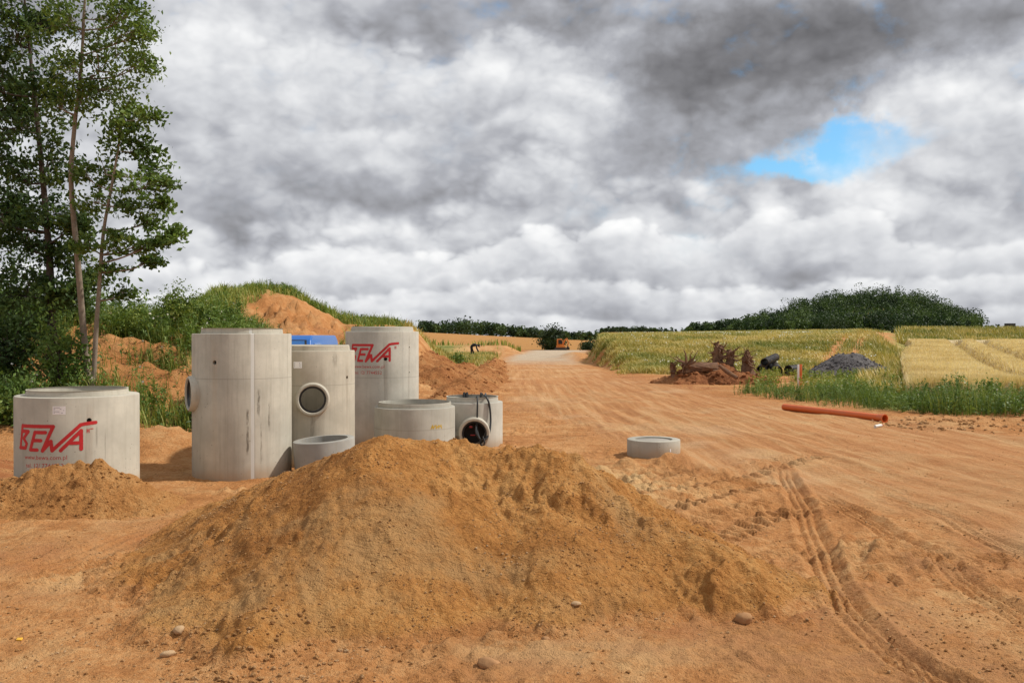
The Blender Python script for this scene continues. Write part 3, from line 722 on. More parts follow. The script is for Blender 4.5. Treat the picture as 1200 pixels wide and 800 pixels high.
LOGO = [[(138, 308), (112, 470)], [(138, 308), (405, 308)], [(140, 347), (203, 347), (152, 400), (185, 436), (172, 470), (106, 470)],
        [(264, 352), (222, 480), (282, 480)], [(264, 352), (348, 352)], [(244, 411), (312, 411)],
        [(405, 308), (325, 486), (388, 416), (396, 484), (590, 300), (612, 295), (690, 288)],
        [(456, 484), (592, 343), (592, 478)], [(520, 432), (592, 432)]]
KP = 1 / 6.153 / F * 9.6
def seg_d(px, pz, a, b):
    dx, dz = b[0] - a[0], b[1] - a[1]; t = np.clip(((px - a[0]) * dx + (pz - a[1]) * dz) / (dx * dx + dz * dz + 1e-12), 0, 1)
    return np.hypot(px - a[0] - t * dx, pz - a[1] - t * dz)
def on_wall(R, s, z, off):
    a = s / R; r = R + off
    return np.stack([r * np.sin(a), -r * np.cos(a), z], -1)
def spray(root, R, strokes, s0, z0, name, mat, width, off=0.0015, res=0.0045):
    """strokes in metres (s right, z up) painted on the ring wall with soft edges"""
    al = np.array([p for st_ in strokes for p in st_]); mx = width
    ss_ = np.arange(al[:, 0].min() - mx, al[:, 0].max() + mx, res); zs = np.arange(al[:, 1].min() - mx, al[:, 1].max() + mx, res)
    A, B = np.meshgrid(ss_, zs); a = A.ravel(); b = B.ravel(); d = np.full(a.shape, 9.0)
    for st_ in strokes:
        for p, q in zip(st_[:-1], st_[1:]): d = np.minimum(d, seg_d(a, b, p, q))
    paint = np.clip(1 - (d - width * 0.36) / (width * 0.32), 0, 1)
    g = np.arange(len(a)).reshape(len(zs), len(ss_)); q = np.stack([g[:-1, :-1], g[:-1, 1:], g[1:, 1:], g[1:, :-1]], -1).reshape(-1, 4)
    q = q[paint[q].max(1) > 0.02]; used, inv = np.unique(q, return_inverse=True)
    me = np_mesh(name, on_wall(R, a + s0, b + z0, off)[used], inv.reshape(-1, 4)); at = me.attributes.new('paint', 'FLOAT', 'POINT')
    at.data.foreach_set('value', paint[used].astype(np.float32)); return link(name, me, mat, root)
def logo_strokes(): return [[((x - 105) * KP, (300 - z) * KP) for x, z in st_] for st_ in LOGO]

def text_on(root, R, txt, s0, z0, size, mat, name='lettering', off=0.0016, dash=True):
    cu = bpy.data.curves.new('t', 'FONT'); cu.body = txt; cu.size = size; cu.resolution_u = 2
    to = bpy.data.objects.new('t', cu); COL.objects.link(to); bpy.context.view_layer.update()
    me = bpy.data.meshes.new_from_object(to.evaluated_get(bpy.context.evaluated_depsgraph_get())); bpy.data.objects.remove(to)
    co = np.zeros(len(me.vertices) * 3, np.float32); me.vertices.foreach_get('co', co); co = co.reshape(-1, 3)
    me.vertices.foreach_set('co', on_wall(R, co[:, 0] + s0, co[:, 1] + z0, off).astype(np.float32).ravel())
    at = me.attributes.new('paint', 'FLOAT', 'POINT'); at.data.foreach_set('value', np.full(len(me.vertices), 0.62, np.float32))
    me.materials.clear(); me.update(); return link(name, me, mat, root)

def patch(root, R, s0, s1, z0, z1, name, mat, off):
    n = 8; s = np.linspace(s0, s1, n + 1); z = np.array([z0, z1]); A, B = np.meshgrid(s, z)
    g = np.arange(2 * (n + 1)).reshape(2, n + 1); q = np.stack([g[:-1, :-1], g[:-1, 1:], g[1:, 1:], g[1:, :-1]], -1).reshape(-1, 4)
    return link(name, np_mesh(name, on_wall(R, A.ravel(), B.ravel(), off), q), mat, root)
def sticker(root, R, s0, z0, w, h):
    st_ = patch(root, R, s0, s0 + w, z0, z0 + h, 'paper_label', M['sticker'], 0.0018)
    mb = MB(); rg = random.Random(int(s0 * 1000))
    for k in range(5):
        zz = z0 + h * (0.15 + 0.16 * k); a = s0 + w * 0.08; b = s0 + w * rg.uniform(0.5, 0.92)
        ps = on_wall(R, np.array([a, b, b, a]), np.array([zz, zz, zz + h * .06, zz + h * .06]), 0.0026); mb.add(ps, [(0, 1, 2, 3)])
    mb.build('label_text', M['print'], st_)

def ring(name, label, px, d, od, h_sh, h_lip, mat, wall=0.13, lip_in=0.045, holes=(), sockets=(), cat='concrete ring', z0=None, tilt=(0, 0)):
    x = (px - 600) / F * d; z = h1(x, d) if z0 is None else z0
    root = thing(name, label, cat, (x, d, z), -math.atan2(x, d))
    root.rotation_euler = (tilt[0], tilt[1], -math.atan2(x, d))
    R = od / 2; ri = R - wall; c = 0.012
    body = MB().lathe([(ri, -0.12), (R, -0.12), (R, h_sh - c), (R - 0.35 * c, h_sh - 0.3 * c), (R - c, h_sh), (ri, h_sh)], 96)
    bo = body.build('ring_body', mat, root)
    rl = R - lip_in; cut = []
    for (a, zz, r) in holes:
        cm = MB().lathe([(1e-4, -0.07), (r, -0.07), (r, 0.05), (1e-4, 0.05)], 24, radial(R, a, zz)); cut.append(link('c', cm.mesh('c'), None, root))
    for (a, zz, r, *_r) in sockets:
        cm = MB().lathe([(1e-4, -0.3), (r * 0.9, -0.3), (r * 0.9, 0.1), (1e-4, 0.1)], 48, radial(R, a, zz)); cut.append(link('c', cm.mesh('c'), None, root))
    if cut: apply_bool(bo, cut)
    if h_lip > h_sh:
        MB().lathe([(ri + 0.02, h_sh + 0.001), (rl, h_sh + 0.001), (rl - 0.008, h_lip - 0.012), (rl - 0.022, h_lip), (ri + 0.032, h_lip), (ri + 0.022, h_lip - 0.01)], 96).build('rim', mat, root)
    for (a, zz, r) in holes:
        MB().lathe([(1e-4, -0.066), (r * 0.97, -0.066), (r * 0.97, -0.062), (1e-4, -0.062)], 24, radial(R, a, zz)).build('anchor_hole', M['hole'], root)
    for (a, zz, r, proud, ro) in sockets:
        Mx = radial(R, a, zz)
        sk = MB().lathe([(r, -0.14), (ro, -0.14), (ro + 0.012, -0.01), (ro, proud - 0.012), (ro - 0.012, proud), (r + 0.008, proud), (r, proud - 0.012)], 64, Mx).build('pipe_socket', M['con'], root)
        MB().lathe([(r - 0.03, proud - 0.05), (r - 0.002, proud - 0.05), (r - 0.002, proud - 0.022), (r - 0.022, proud - 0.022)], 64, Mx).build('gasket', M['rubber'], sk)
    return root, R

con = M['con']
conA = mat_concrete('concrete_a', (0.455, 0.44, 0.39), grime=0.25, smears=((16, 1.2, .55, .8, .4), (24, .8, .4, .75, .4)))
conB = mat_concrete('concrete_b', (0.46, 0.445, 0.395), seams=(1.28,), strips=((11, 2.2, (0.60, 0.59, 0.55), .75), (13.6, .35, (.25, .23, .2), .6)),
                    smears=((18, 2.3, .80, 1.15, .9), (5.5, 1.9, .32, .9, .95), (21, 1.3, .22, .72, .55), (31, 1.7, .62, .98, .8), (-9, .6, 1.3, 1.8, .25)), grime=0.42)
conC = mat_concrete('concrete_c', (0.45, 0.425, 0.365), seams=(1.12,), smears=((1.5, 4.5, .0, .72, .45), (31, 5, 1.38, 1.56, .45)), grime=0.35)
conD = mat_concrete('concrete_d', (0.47, 0.46, 0.42), seams=(1.12,), strips=((33, .5, (.3, .28, .25), .6),), grime=0.22)
conE = mat_concrete('concrete_e', (0.40, 0.395, 0.36), seams=(0.42,), grime=0.4)
conH = mat_concrete('concrete_h', (0.40, 0.39, 0.35), grime=0.4)

rA, RA = ring('concrete_ring', 'wide concrete ring with red lettering and white label, behind the dirt mound', 91.5, 10.35, 1.32, 1.12, 1.185, conA, 0.15, 0.115, holes=((9.5, 0.865, 0.026),))
s_of = lambda px, pc, d, R: math.asin(max(-.999, min(.999, (px - pc) / F * (d - R) / R))) * R
sA = s_of(10 + 105 / 6.153, 91.5, 10.2, RA)
zA = EYE - (450 + 300 / 6.153 - HZ) / F * 9.6 - h1(-5.0, 10.2)
spray(rA, RA, logo_strokes(), sA + 0.03, zA, 'red_lettering', M['spray'], 0.037)
text_on(rA, RA, 'www.bewa.com.pl', sA + 0.12, zA - 0.375, 0.068, M['spray'])
text_on(rA, RA, 'tel. 12/ 7744552', sA + 0.14, zA - 0.465, 0.068, M['spray'])
spray(rA, RA, [[(0, .03), (0, -.01)], [(0, .012), (.02, .012)], [(.02, .03), (.02, -.01)], [(.035, .03), (.06, .03)]], sA + 0.82, zA - .08, 'trademark', M['print'] if False else M['spray'], 0.008, res=0.002)
sticker(rA, RA, s_of(64, 91.5, 10.2, RA), EYE - (487 - HZ) / F * 9.55 - rA.location.z, 0.135, 0.09)

rB, RB = ring('concrete_shaft', 'largest concrete shaft, with dark vertical smears and a pipe socket at its left', 284, 11.8, 1.27, 1.855, 1.925, conB, 0.14, 0.11, holes=((-32, 1.49, .028),), sockets=((-76, 1.08, .19, .06, .225),), cat='concrete shaft')
rC, RC = ring('concrete_shaft', 'concrete shaft with a round pipe socket and white label facing the front', 365, 12.9, 1.24, 1.60, 1.68, conC, 0.14, 0.07, holes=((53, 1.22, .024),), sockets=((1.2, 0.93, .185, .055, .225),), cat='concrete shaft')
sticker(rC, RC, s_of(344.5, 365, 12.9, RC), EYE - (431 - HZ) / F * 12.4 - rC.location.z, 0.12, 0.09)
rD, RD = ring('concrete_shaft', 'tall concrete shaft with red lettering high on its wall', 448, 15.2, 1.24, 1.885, 1.965, conD, 0.14, 0.09, holes=((5, 1.43, .03), (46, 1.62, .012), (46, 1.2, .012)), cat='concrete shaft')
sD = s_of(412, 448, 15.2, RD); zD = EYE - (403.4 - HZ) / F * 14.6 - rD.location.z
spray(rD, RD, logo_strokes(), sD - 0.02, zD, 'red_lettering', M['spray'], 0.037)
text_on(rD, RD, 'www.bewa.com.pl', sD + 0.07, zD - 0.39, 0.075, M['spray'])
text_on(rD, RD, 'tel. 12/ 7744552', sD + 0.09, zD - 0.49, 0.075, M['spray'])
spray(rD, RD, [[(0, .03), (0, -.01)], [(0, .012), (.02, .012)], [(.02, .03), (.02, -.01)]], sD + 0.80, zD - .06, 'trademark', M['spray'], 0.008, res=0.002)
rE, RE = ring('concrete_ring', 'plain open concrete ring with faint yellow marks beside the hose-hung ring', 486, 13.7, 1.24, 0.735, 0.805, conE, 0.10, 0.055)
spray(rE, RE, [[(0, 0), (.02, .05), (.035, 0), (.06, .045)], [(.08, .05), (.085, 0), (.11, .03)], [(.13, .05), (.13, 0)], [(.12, .03), (.17, .03)], [(.17, .05), (.18, .0)]], .25, .44, 'yellow_mark', M['yellow'], 0.016)
rF, RF = ring('concrete_ring', 'narrow concrete ring with white pipe socket and black hoses over its rim', 553.5, 14.5, 0.99, 0.745, 0.83, mat_concrete('concrete_f', (0.46, 0.455, 0.42), grime=.25), 0.10, 0.07, sockets=((3, 0.28, .195, .10, .245),))
spray(rF, RF, [[(0, 0.0), (.02, .2), (.1, .22)], [(.03, .1), (.07, .16)]], -.47, .3, 'red_lettering', M['spray'], 0.05)
# grouted flare left of the socket, red clamps, and a dark disc painted for the shade inside
Mx = radial(RF, 3, .28)
MB().lathe([(.001, -.20), (.19, -.20), (.19, -.18), (.001, -.18)], 32, Mx).build('socket_shade_disc', M['hole'], rF)
fl = MB()
Vv = [Mx @ Vector(p) for p in [(-.19, -.24, -.02), (-.36, -.06, -.09), (-.24, .07, -.02), (-.2, -.02, .11), (-.12, -.2, .105), (-.02, -.25, .10), (-.02, -.25, -.02)]]
fl.add(Vv, [(0, 1, 3, 4), (1, 2, 3), (0, 4, 5, 6), (0, 6, 2, 1)]); fl.build('socket_flare', M['con'], rF)
for (a, b, c, d_) in [(-.05, .10, .05, .03), (.03, .11, .03, .03), (-.02, -.03, .08, .016)]:
    MB().box((0, 0, 0), (c, d_, .04), .008, Mx @ Matrix.Translation((a, b, .02))).build('red_clamp', mat_plain('red_plastic', (0.35, .02, .02), .5), rF)
# black hoses hung on ring F
def hose(pts, r, name, label):
    pts = smooth_path3(pts, 60); mb = MB().tube(pts, r, 8)
    M4 = rF.matrix_world if False else (Matrix.Translation(rF.location) @ Matrix.Rotation(rF.rotation_euler.z, 4, 'Z'))
    mb.v = [tuple(M4 @ Vector(v)) for v in mb.v]; return mb.build(name, M['rubber'], label=label, category='hose')
def smooth_path3(pts, n=40):
    pts = np.array(pts, float); out = []; q = np.vstack([2 * pts[0] - pts[1], pts, 2 * pts[-1] - pts[-2]])
    for i in range(len(pts) - 1):
        p0, p1, p2, p3 = q[i:i + 4]
        for t in np.linspace(0, 1, max(2, n // (len(pts) - 1)), endpoint=False):
            out.append(0.5 * ((2 * p1) + (-p0 + p2) * t + (2 * p0 - 5 * p1 + 4 * p2 - p3) * t * t + (-p0 + 3 * p1 - 3 * p2 + p3) * t ** 3))
    out.append(pts[-1]); return [tuple(p) for p in out]
yf = -RF - .02
hose([(.06, -.36, .3), (.07, -.36, .78), (.075, -.40, .852), (.08, yf + .03, .80), (.08, yf - .01, .70), (.075, yf - .01, .5), (.07, yf - .02, .42), (.08, yf - .09, .3), (.13, yf - .13, .16)], .014, 'hose', 'thin straight black hose hanging over the rim of the narrow ring into its socket')
hose([(.12, .30, .4), (.14, .34, .80), (.15, .37, .85), (.2, .40, .80), (.22, .2, .852), (.21, -.3, .85), (.23, -.42, .83), (.27, yf + .08, .72), (.29, yf + .07, .5), (.27, yf - .02, .3), (.20, yf - .1, .19), (.12, yf - .12, .2), (.06, yf - .13, .3), (.06, yf - .06, .4)], .016, 'hose', 'looping black hose swung out to the right over the rim of the narrow ring')
hose([(.12, yf - .13, .12), (.17, yf - .14, .10), (.19, yf - .14, .16), (.16, yf - .12, .24)], .013, 'hose', 'short end of black hose curling out of the socket of the narrow ring')
sb = MB()
for a in (-.14, -.095):
    sb.tube([(a - .02, .29, .5), (a, .335, .78), (a + .005, .36, .855), (a + .01, .42, .82), (a + .01, .44, .70)], .022, 8)
M4 = Matrix.Translation(rF.location) @ Matrix.Rotation(rF.rotation_euler.z, 4, 'Z'); sb.v = [tuple(M4 @ Vector(v)) for v in sb.v]
sb.build('strap', M['rubber'], label='doubled black strap hung over the far rim of the narrow ring', category='strap')

rG, RG = ring('concrete_ring', 'low grey concrete ring half buried behind the left shoulder of the sand pile', 382, 11.75, 0.80, 0.445, 0.445, mat_concrete('concrete_g', (0.31, 0.31, 0.30), grime=.45), 0.085, 0, z0=0.0, tilt=(math.radians(1), math.radians(-4)))
rH, RH = ring('concrete_cover_ring', 'small flat concrete cover ring with a dark round opening, alone on sand beside the road', 766, 13.5, 0.80, 0.24, 0.24, conH, 0.115, 0, cat='cover ring')
MB().lathe([(.001, .05), (RH - .135, .05), (RH - .135, .212), (RH - .15, .222), (.001, .226)], 48).build('sunken_lid', mat_plain('lid_concrete', (0.30, .27, .23), .9, 0, .2, .3), rH)
patch(rH, RH, .255, .275, .085, .13, 'paper_label', M['sticker'], 0.002)

# ------------------------------------------------------------------ orange pipe and litter
x0, y0 = P(919, 480); x1, y1 = P(1037, 493)
def pipe_between(name, label, cat, a, b, r, wall, mat, n=32, socket=None, corr=0, group=None):
    a = Vector(a); b = Vector(b); L = (b - a).length
    o = bpy.data.objects.new(name, None); COL.objects.link(o); o.location = a; o['label'] = label; o['category'] = cat
    if group: o['group'] = group
    o.rotation_mode = 'QUATERNION'; o.rotation_quaternion = (b - a).to_track_quat('Z', 'Y')
    out = []
    if corr:
        k = int(L / corr)
        for i in range(k):
            z = L * i / k; s = L / k; out += [(r, z), (r, z + s * .5), (r - .014, z + s * .6), (r - .014, z + s * .9)]
        prof = out + [(r, L), (r - wall, L), (r - wall, 0)]
    else: prof = [(r, 0), (r, L), (r - wall, L), (r - wall, 0)]
    MB().lathe(prof, n).build('pipe_wall', mat, o)
    if socket:
        l, rs = socket
        MB().lathe([(r + .001, L - l), (r + rs, L - l + .03), (r + rs, L - .05), (r + rs + .008, L - .03), (r + rs + .008, L + .004), (r - wall * .3, L + .004), (r + .001, L - .002)], n).build('socket_collar', mat, o)
    return o
pipe_between('drain_pipe', 'long orange plastic drain pipe lying on the ground along the weeds', 'pipe', (x0, y0, h1(x0, y0) + .085), (x1, y1, h1(x1, y1) + .085), .08, .006, M['orange'], 40, (.16, .010))
bx, by_ = P(1030, 499)
bt = thing('bottle', 'small crumpled white bottle with a red cap lying in front of the orange pipe', 'bottle', (bx, by_, h1(bx, by_) + .03), .5)
MB().lathe([(.001, -.11), (.032, -.11), (.035, -.09), (.03, -.03), (.034, .03), (.028, .07), (.012, .10), (.001, .10)], 20, Matrix.Rotation(math.radians(85), 4, 'Y')).build('bottle_body', M['white'], bt)
MB().lathe([(.001, .101), (.016, .101), (.016, .125), (.001, .125)], 16, Matrix.Rotation(math.radians(85), 4, 'Y')).build('cap', mat_plain('cap_red', (.4, .03, .02), .5), bt)
yx, yy = P(22, 747)
MB().box((0, 0, .005), (.034, .02, .007), .002, Matrix.Rotation(.5, 4, 'X')).build('litter_scrap', M['yscrap'], label='tiny yellow scrap of litter on bare ground at lower left', category='litter').location = (yx, yy, h1(yx, yy) + .006)
# marker stake
sx, sy = (937 - 600) / F * 31, 31.0
sk = thing('marker_stake', 'white and orange marker stake standing in the weeds before the gravel heap', 'stake', (sx, sy, h1(sx, sy)), 0.2)
MB().box((-.05, 0, .40), (.07, .03, .84), .004).build('white_post', M['white'], sk)
MB().box((.045, .005, .42), (.11, .02, .80), .004).build('orange_board', M['orange'], sk)

# ------------------------------------------------------------------ black drain pipes
G_ = 'black corrugated pipes dumped beside the stumps'
def dpt(px, py, d): return q3(px, py, d)
for a, b, r, lab in [
    ((892, 433, 40.6), (897, 425, 43.5), .22, 'leftmost black corrugated pipe, lying on the ground next to the stumps'),
    ((911, 431, 40.0), (907, 425, 43.0), .23, 'black corrugated pipe with round open end, middle of the dumped pipes'),
    ((896, 424.5, 40.5), (909, 418.5, 42.6), .19, 'slimmer black pipe lying on top of the two dumped pipes'),
    ((924, 430, 40.4), (937, 428.5, 41.0), .23, 'short black pipe lying apart, right of the other dumped pipes behind the stake')]:
    A_ = q3(*a); B_ = q3(*b)
    if 'top' not in lab:
        A_ = (A_[0], A_[1], h1(A_[0], A_[1]) + r + .0); B_ = (B_[0], B_[1], max(h1(B_[0], B_[1]) + r, A_[2]))
    pipe_between('drain_pipe', lab, 'pipe', A_, B_, r, .03, M['corr'], 28, None, .11, G_)

# ------------------------------------------------------------------ stumps
def stump(px, py, d, size, seed, label, upright=True, rz=0):
    rg = random.Random(seed); x, y, z = q3(px, py, d); bpy.context.view_layer.update()
    z = surface_z(x, y) - .05
    root = thing('tree_stump', label, 'stump', (x, y, z), rz)
    mb = MB(); L = size
    if upright:
        lx = rg.uniform(-.2, .2); mb.tube([(lx * t_ * L, .05 * t_, -.1 + t_ * (L * .92 + .1)) for t_ in (0, .15, .3, .45, .6, .75, .9, 1)], [L * r_ for r_ in (.30, .22, .19, .17, .16, .13, .09, .04)], 12)
    else:
        mb.tube([(-L * .6, 0, L * .16), (-L * .2, .05, L * .2), (L * .2, 0, L * .21), (L * .6, -.05, L * .2)], [L * .14, L * .17, L * .19, L * .15], 14)
    mb.v = [(a + .085 * L * rg.uniform(-1, 1), b + .085 * L * rg.uniform(-1, 1), c + .08 * L * rg.uniform(-1, 1)) for a, b, c in mb.v]
    mb.build('trunk', M['stump'], root, 60)
    rb = MB()
    for k in range(30 if upright else 18):
        a = rg.uniform(0, 6.28); el = rg.uniform(-.1, 1.3); ln = L * rg.uniform(.3, .65)
        b0 = Vector((rg.uniform(-.1, .1) * L, 0, L * rg.uniform(.25, .85))) if upright else Vector((rg.choice([-.52, -.45, -.38]) * L, 0, L * .28))
        p = [b0]; dr = Vector((math.cos(a) * math.cos(el), math.sin(a) * math.cos(el), math.sin(el)))
        for i in range(4):
            dr = (dr + Vector((rg.uniform(-.5, .5), rg.uniform(-.5, .5), rg.uniform(-.5, .4)))).normalized(); p.append(p[-1] + dr * ln / 4)
        tk = rg.uniform(.2, .75); rb.tube(p, [L * .10 * tk, L * .075 * tk, L * .05 * tk, L * .03 * tk, L * .01], 5)
    rb.build('roots', M['stump'], root, 60)
stump(790, 431, 33.9, .55, 1, 'small gnarled stump at the left end of the clay heap', True)
stump(820, 430, 34.0, 1.15, 2, 'thick fallen log lying on top of the clay heap', False, .25)
stump(843, 426, 34.9, 1.05, 3, 'upright torn stump with spiky roots, tallest in the middle of the clay heap', True)
stump(857, 430, 34.7, .85, 4, 'pale splintered stump between the tallest stump and the rightmost one', True)
stump(876, 432, 34.4, 1.0, 5, 'broad upright stump at the right end of the clay heap', True, 1.2)
x, y, z = q3(862, 441, 33.3)
MB().tube([q3(843, 428, 33.6), q3(853, 436, 33.3), q3(864, 443, 33)], [.06, .09, .07], 8).build('branch', M['stump'], label='broken branch leaning down the front of the clay heap', category='branch')

# ------------------------------------------------------------------ blue van
vx = (303 - 600) / F * 16.6
van = thing('blue_van', 'bright blue van behind the concrete shafts, only its top showing', 'van', (vx, 16.6, h1(vx, 16.6)), math.radians(2))
def vprof():  # side profile y(front -)…, z
    return [(-.10, .35), (-.12, .75), (.05, .98), (.55, 1.10), (1.05, 1.72), (1.25, 1.80), (4.1, 1.80), (4.3, 1.70), (4.38, .9), (4.35, .35)]
W = .90
RZ = Matrix.Rotation(math.radians(90), 4, 'Z')
b = bmesh.new(); rows = []
for sx_, ins in ((-1, 0), (1, 0)):
    rows.append([b.verts.new((sx_ * (W - (.13 * ss((z - .95) / .85) if z > .95 else 0)), y, z)) for y, z in vprof()])
n = len(rows[0])
for i in range(n):
    j = (i + 1) % n; b.faces.new((rows[0][i], rows[0][j], rows[1][j], rows[1][i]))
b.faces.new(rows[0]); b.faces.new(rows[1][::-1]); bmesh.ops.recalc_face_normals(b, faces=b.faces[:])
bmesh.ops.bevel(b, geom=b.edges[:], offset=.04, segments=3, affect='EDGES', profile=.5)
MB().bm(b).build('body', M['blue'], van)
ws = lambda t: (.55 + .5 * t, 1.10 + .62 * t)      # along the windscreen slope
def wpanel(xa, xb, ta, tb, off, mat, nm, par):
    mb = MB(); pts = []
    for t, xx in ((ta, xa), (ta, xb), (tb, xb), (tb, xa)):
        yy, zz = ws(t); xx = xx * (1 - .14 * ss((zz - .95) / .85)); pts.append((xx, yy - .62 * off, zz + .5 * off))
    pts += [(p[0], p[1] + .012, p[2] - .01) for p in pts]
    mb.add(pts, [(0, 1, 2, 3), (7, 6, 5, 4), (0, 4, 5, 1), (1, 5, 6, 2), (2, 6, 7, 3), (3, 7, 4, 0)]); return mb.build(nm, mat, par)
wp = wpanel(-.80, .80, .08, .97, .012, M['black'], 'windscreen_seal', van)
wpanel(-.755, .755, .11, .93, .026, M['glass'], 'windscreen', van)
for s in (-1, 1):
    mb = MB().prism([(.98, 1.10), (1.25, 1.64), (1.95, 1.64), (1.95, 1.10)], 0, .02)
    mb.v = [(s * (W - .13 * float(ss((z - .95) / .85)) + .004 + yy), x_, z) for x_, yy, z in mb.v]; mb.build('side_window', M['glass'], van)
    MB().box((s * .98, .62, 1.12), (.12, .08, .2), .02).build('wing_mirror', M['black'], van)
    for yy in (.75, 3.5):
        w = MB().lathe([(.001, -.1), (.17, -.1), (.2, -.11), (.31, -.1), (.33, -.06), (.33, .06), (.31, .1), (.2, .11), (.001, .1)], 32, Matrix.Translation((s * .78, yy, .33)) @ Matrix.Rotation(math.pi / 2, 4, 'Y')); w.build('wheel', M['rubber'], van)
    MB().box((s * .62, -.105, .72), (.3, .05, .16), .02).build('headlight', M['white'], van)
MB().box((0, -.13, .42), (1.7, .1, .18), .03).build('bumper', M['black'], van)

# ------------------------------------------------------------------ excavator
ex, ey = (657 - 600) / F * 150, 150.0
exc = thing('excavator', 'small orange excavator at the far end of the road beside the big bush', 'excavator', (ex, ey, h1(ex, ey)), .1)
for s in (-1, 1):
    MB().prism([(-.95, .1), (-.8, 0), (.8, 0), (.95, .1), (1.0, .28), (.85, .48), (-.85, .48), (-1.0, .28)], s * .62 - .16, s * .62 + .16, .02).build('track', M['steel'], exc)
MB().box((0, 0, .68), (1.35, 1.3, .4), .06).build('body', M['exorange'], exc)
cab = MB().prism([(-.65, .88), (-.65, 1.9), (-.55, 1.98), (.15, 1.98), (.28, 1.4), (.28, .88)], -.6, .12, .03).build('cab', M['exorange'], exc)
MB().prism([(-.5, 1.1), (-.5, 1.82), (.1, 1.82), (.2, 1.4), (.2, 1.1)], -.612, -.604, 0).build('window', M['black'], cab)
MB().tube([(.4, .2, .85), (.7, .2, 1.7), (1.1, .2, 2.05)], [.12, .13, .1], 6).build('boom', M['exorange'], exc)
MB().tube([(1.1, .2, 2.05), (1.35, .2, 1.3), (1.3, .2, .7)], [.1, .09, .07], 6).build('arm', M['exorange'], exc)
MB().prism([(1.05, .1), (1.5, .1), (1.55, .45), (1.25, .75), (1.05, .5)], -.1, .5, .02).build('bucket', M['steel'], exc)

# ------------------------------------------------------------------ person bending over
def skin_mesh(name, verts, edges, radii, mat, parent, rootv=0):
    me = bpy.data.meshes.new(name); me.from_pydata(verts, edges, []); o = link(name, me, None, parent)
    md = o.modifiers.new('s', 'SKIN'); o.modifiers.new('sub', 'SUBSURF').levels = 2
    for i, r in enumerate(radii): me.skin_vertices[0].data[i].radius = (r, r)
    me.skin_vertices[0].data[rootv].use_root = True
    bpy.context.view_layer.update(); nm = bpy.data.meshes.new_from_object(o.evaluated_get(bpy.context.evaluated_depsgraph_get()))
    o.modifiers.clear(); o.data = nm; nm.materials.append(mat)
    for p in nm.polygons: p.use_smooth = True
    return o
pd = 78.0; pxw = (552.5 - 600) / F * pd
per = thing('person', 'person in dark clothes bending forward near the far end of the ridge', 'person', (pxw, pd, h1(pxw, pd)), 0)
per.location.z = max(per.location.z, EYE - (421 - HZ) * pd / F)
Vp = [(0, 0, .88), (.10, 0, 1.0), (.28, 0, 1.08), (.45, 0, 1.06), (.53, 0, 1.02), (.62, 0, 1.0), (-.02, -.1, .84), (.0, -.11, .46), (-.06, -.11, .07), (.07, -.12, .03),
      (-.02, .1, .84), (.14, .14, .48), (.2, .15, .07), (.33, .16, .03), (.42, -.19, 1.0), (.46, -.23, .72), (.56, -.18, .5), (.42, .19, 1.0), (.48, .23, .74), (.6, .16, .52), (.62, -.16, .44), (.66, .14, .46)]
Ep = [(0, 1), (1, 2), (2, 3), (3, 4), (4, 5), (0, 6), (6, 7), (7, 8), (8, 9), (0, 10), (10, 11), (11, 12), (12, 13), (3, 14), (14, 15), (15, 16), (16, 20), (3, 17), (17, 18), (18, 19), (19, 21)]
Rp = [.15, .15, .16, .15, .06, .06, .10, .075, .05, .045, .10, .075, .05, .045, .065, .05, .04, .065, .05, .04, .035, .035]
skin_mesh('body', Vp, Ep, Rp, M['cloth'], per)
MB().bm((lambda b: (bmesh.ops.create_uvsphere(b, u_segments=16, v_segments=12, radius=.115), b)[1])(bmesh.new()), Matrix.Translation((.68, 0, .96)) @ Matrix.Scale(1.15, 4, (0, 0, 1))).build('head', M['skin'], per)
MB().bm((lambda b: (bmesh.ops.create_uvsphere(b, u_segments=16, v_segments=12, radius=.122), b)[1])(bmesh.new()), Matrix.Translation((.665, 0, .985)) @ Matrix.Scale(1.05, 4, (0, 0, 1))).build('hair', M['cloth'], per)

# ------------------------------------------------------------------ far tower
tx, ty = (1183.5 - 600) / F * 560, 560.0
tz = EYE + (HZ - 392) * ty / F
tw = thing('stone_tower', 'small dark square stone building among low trees on the horizon at far right', 'building', (tx, ty, tz - 2), .25)
MB().box((0, 0, 4.0), (4.6, 4.2, 8.6), 0).build('wall', M['tower'], tw)
cp = [(-2.32, 8.2)]
for k in range(4): cp += [(-2.32 + k * 1.3, 9.1), (-2.32 + k * 1.3 + .72, 9.1)] + ([(-2.32 + k * 1.3 + .72, 8.5), (-2.32 + (k + 1) * 1.3, 8.5)] if k < 3 else [])
cp += [(cp[-1][0], 8.2)]
pb = MB().prism(cp, -2.12, 2.12)
pb.build('parapet', M['tower'], tw)
for k in (-1.1, 1.1): MB().box((k, -2.12, 5.5), (.6, .06, 1.2), 0).build('window', M['slit'], tw)
MB().box((-3.6, 0, 1.6), (3, 3.4, 3.6), .1).build('annex', M['tower'], tw)

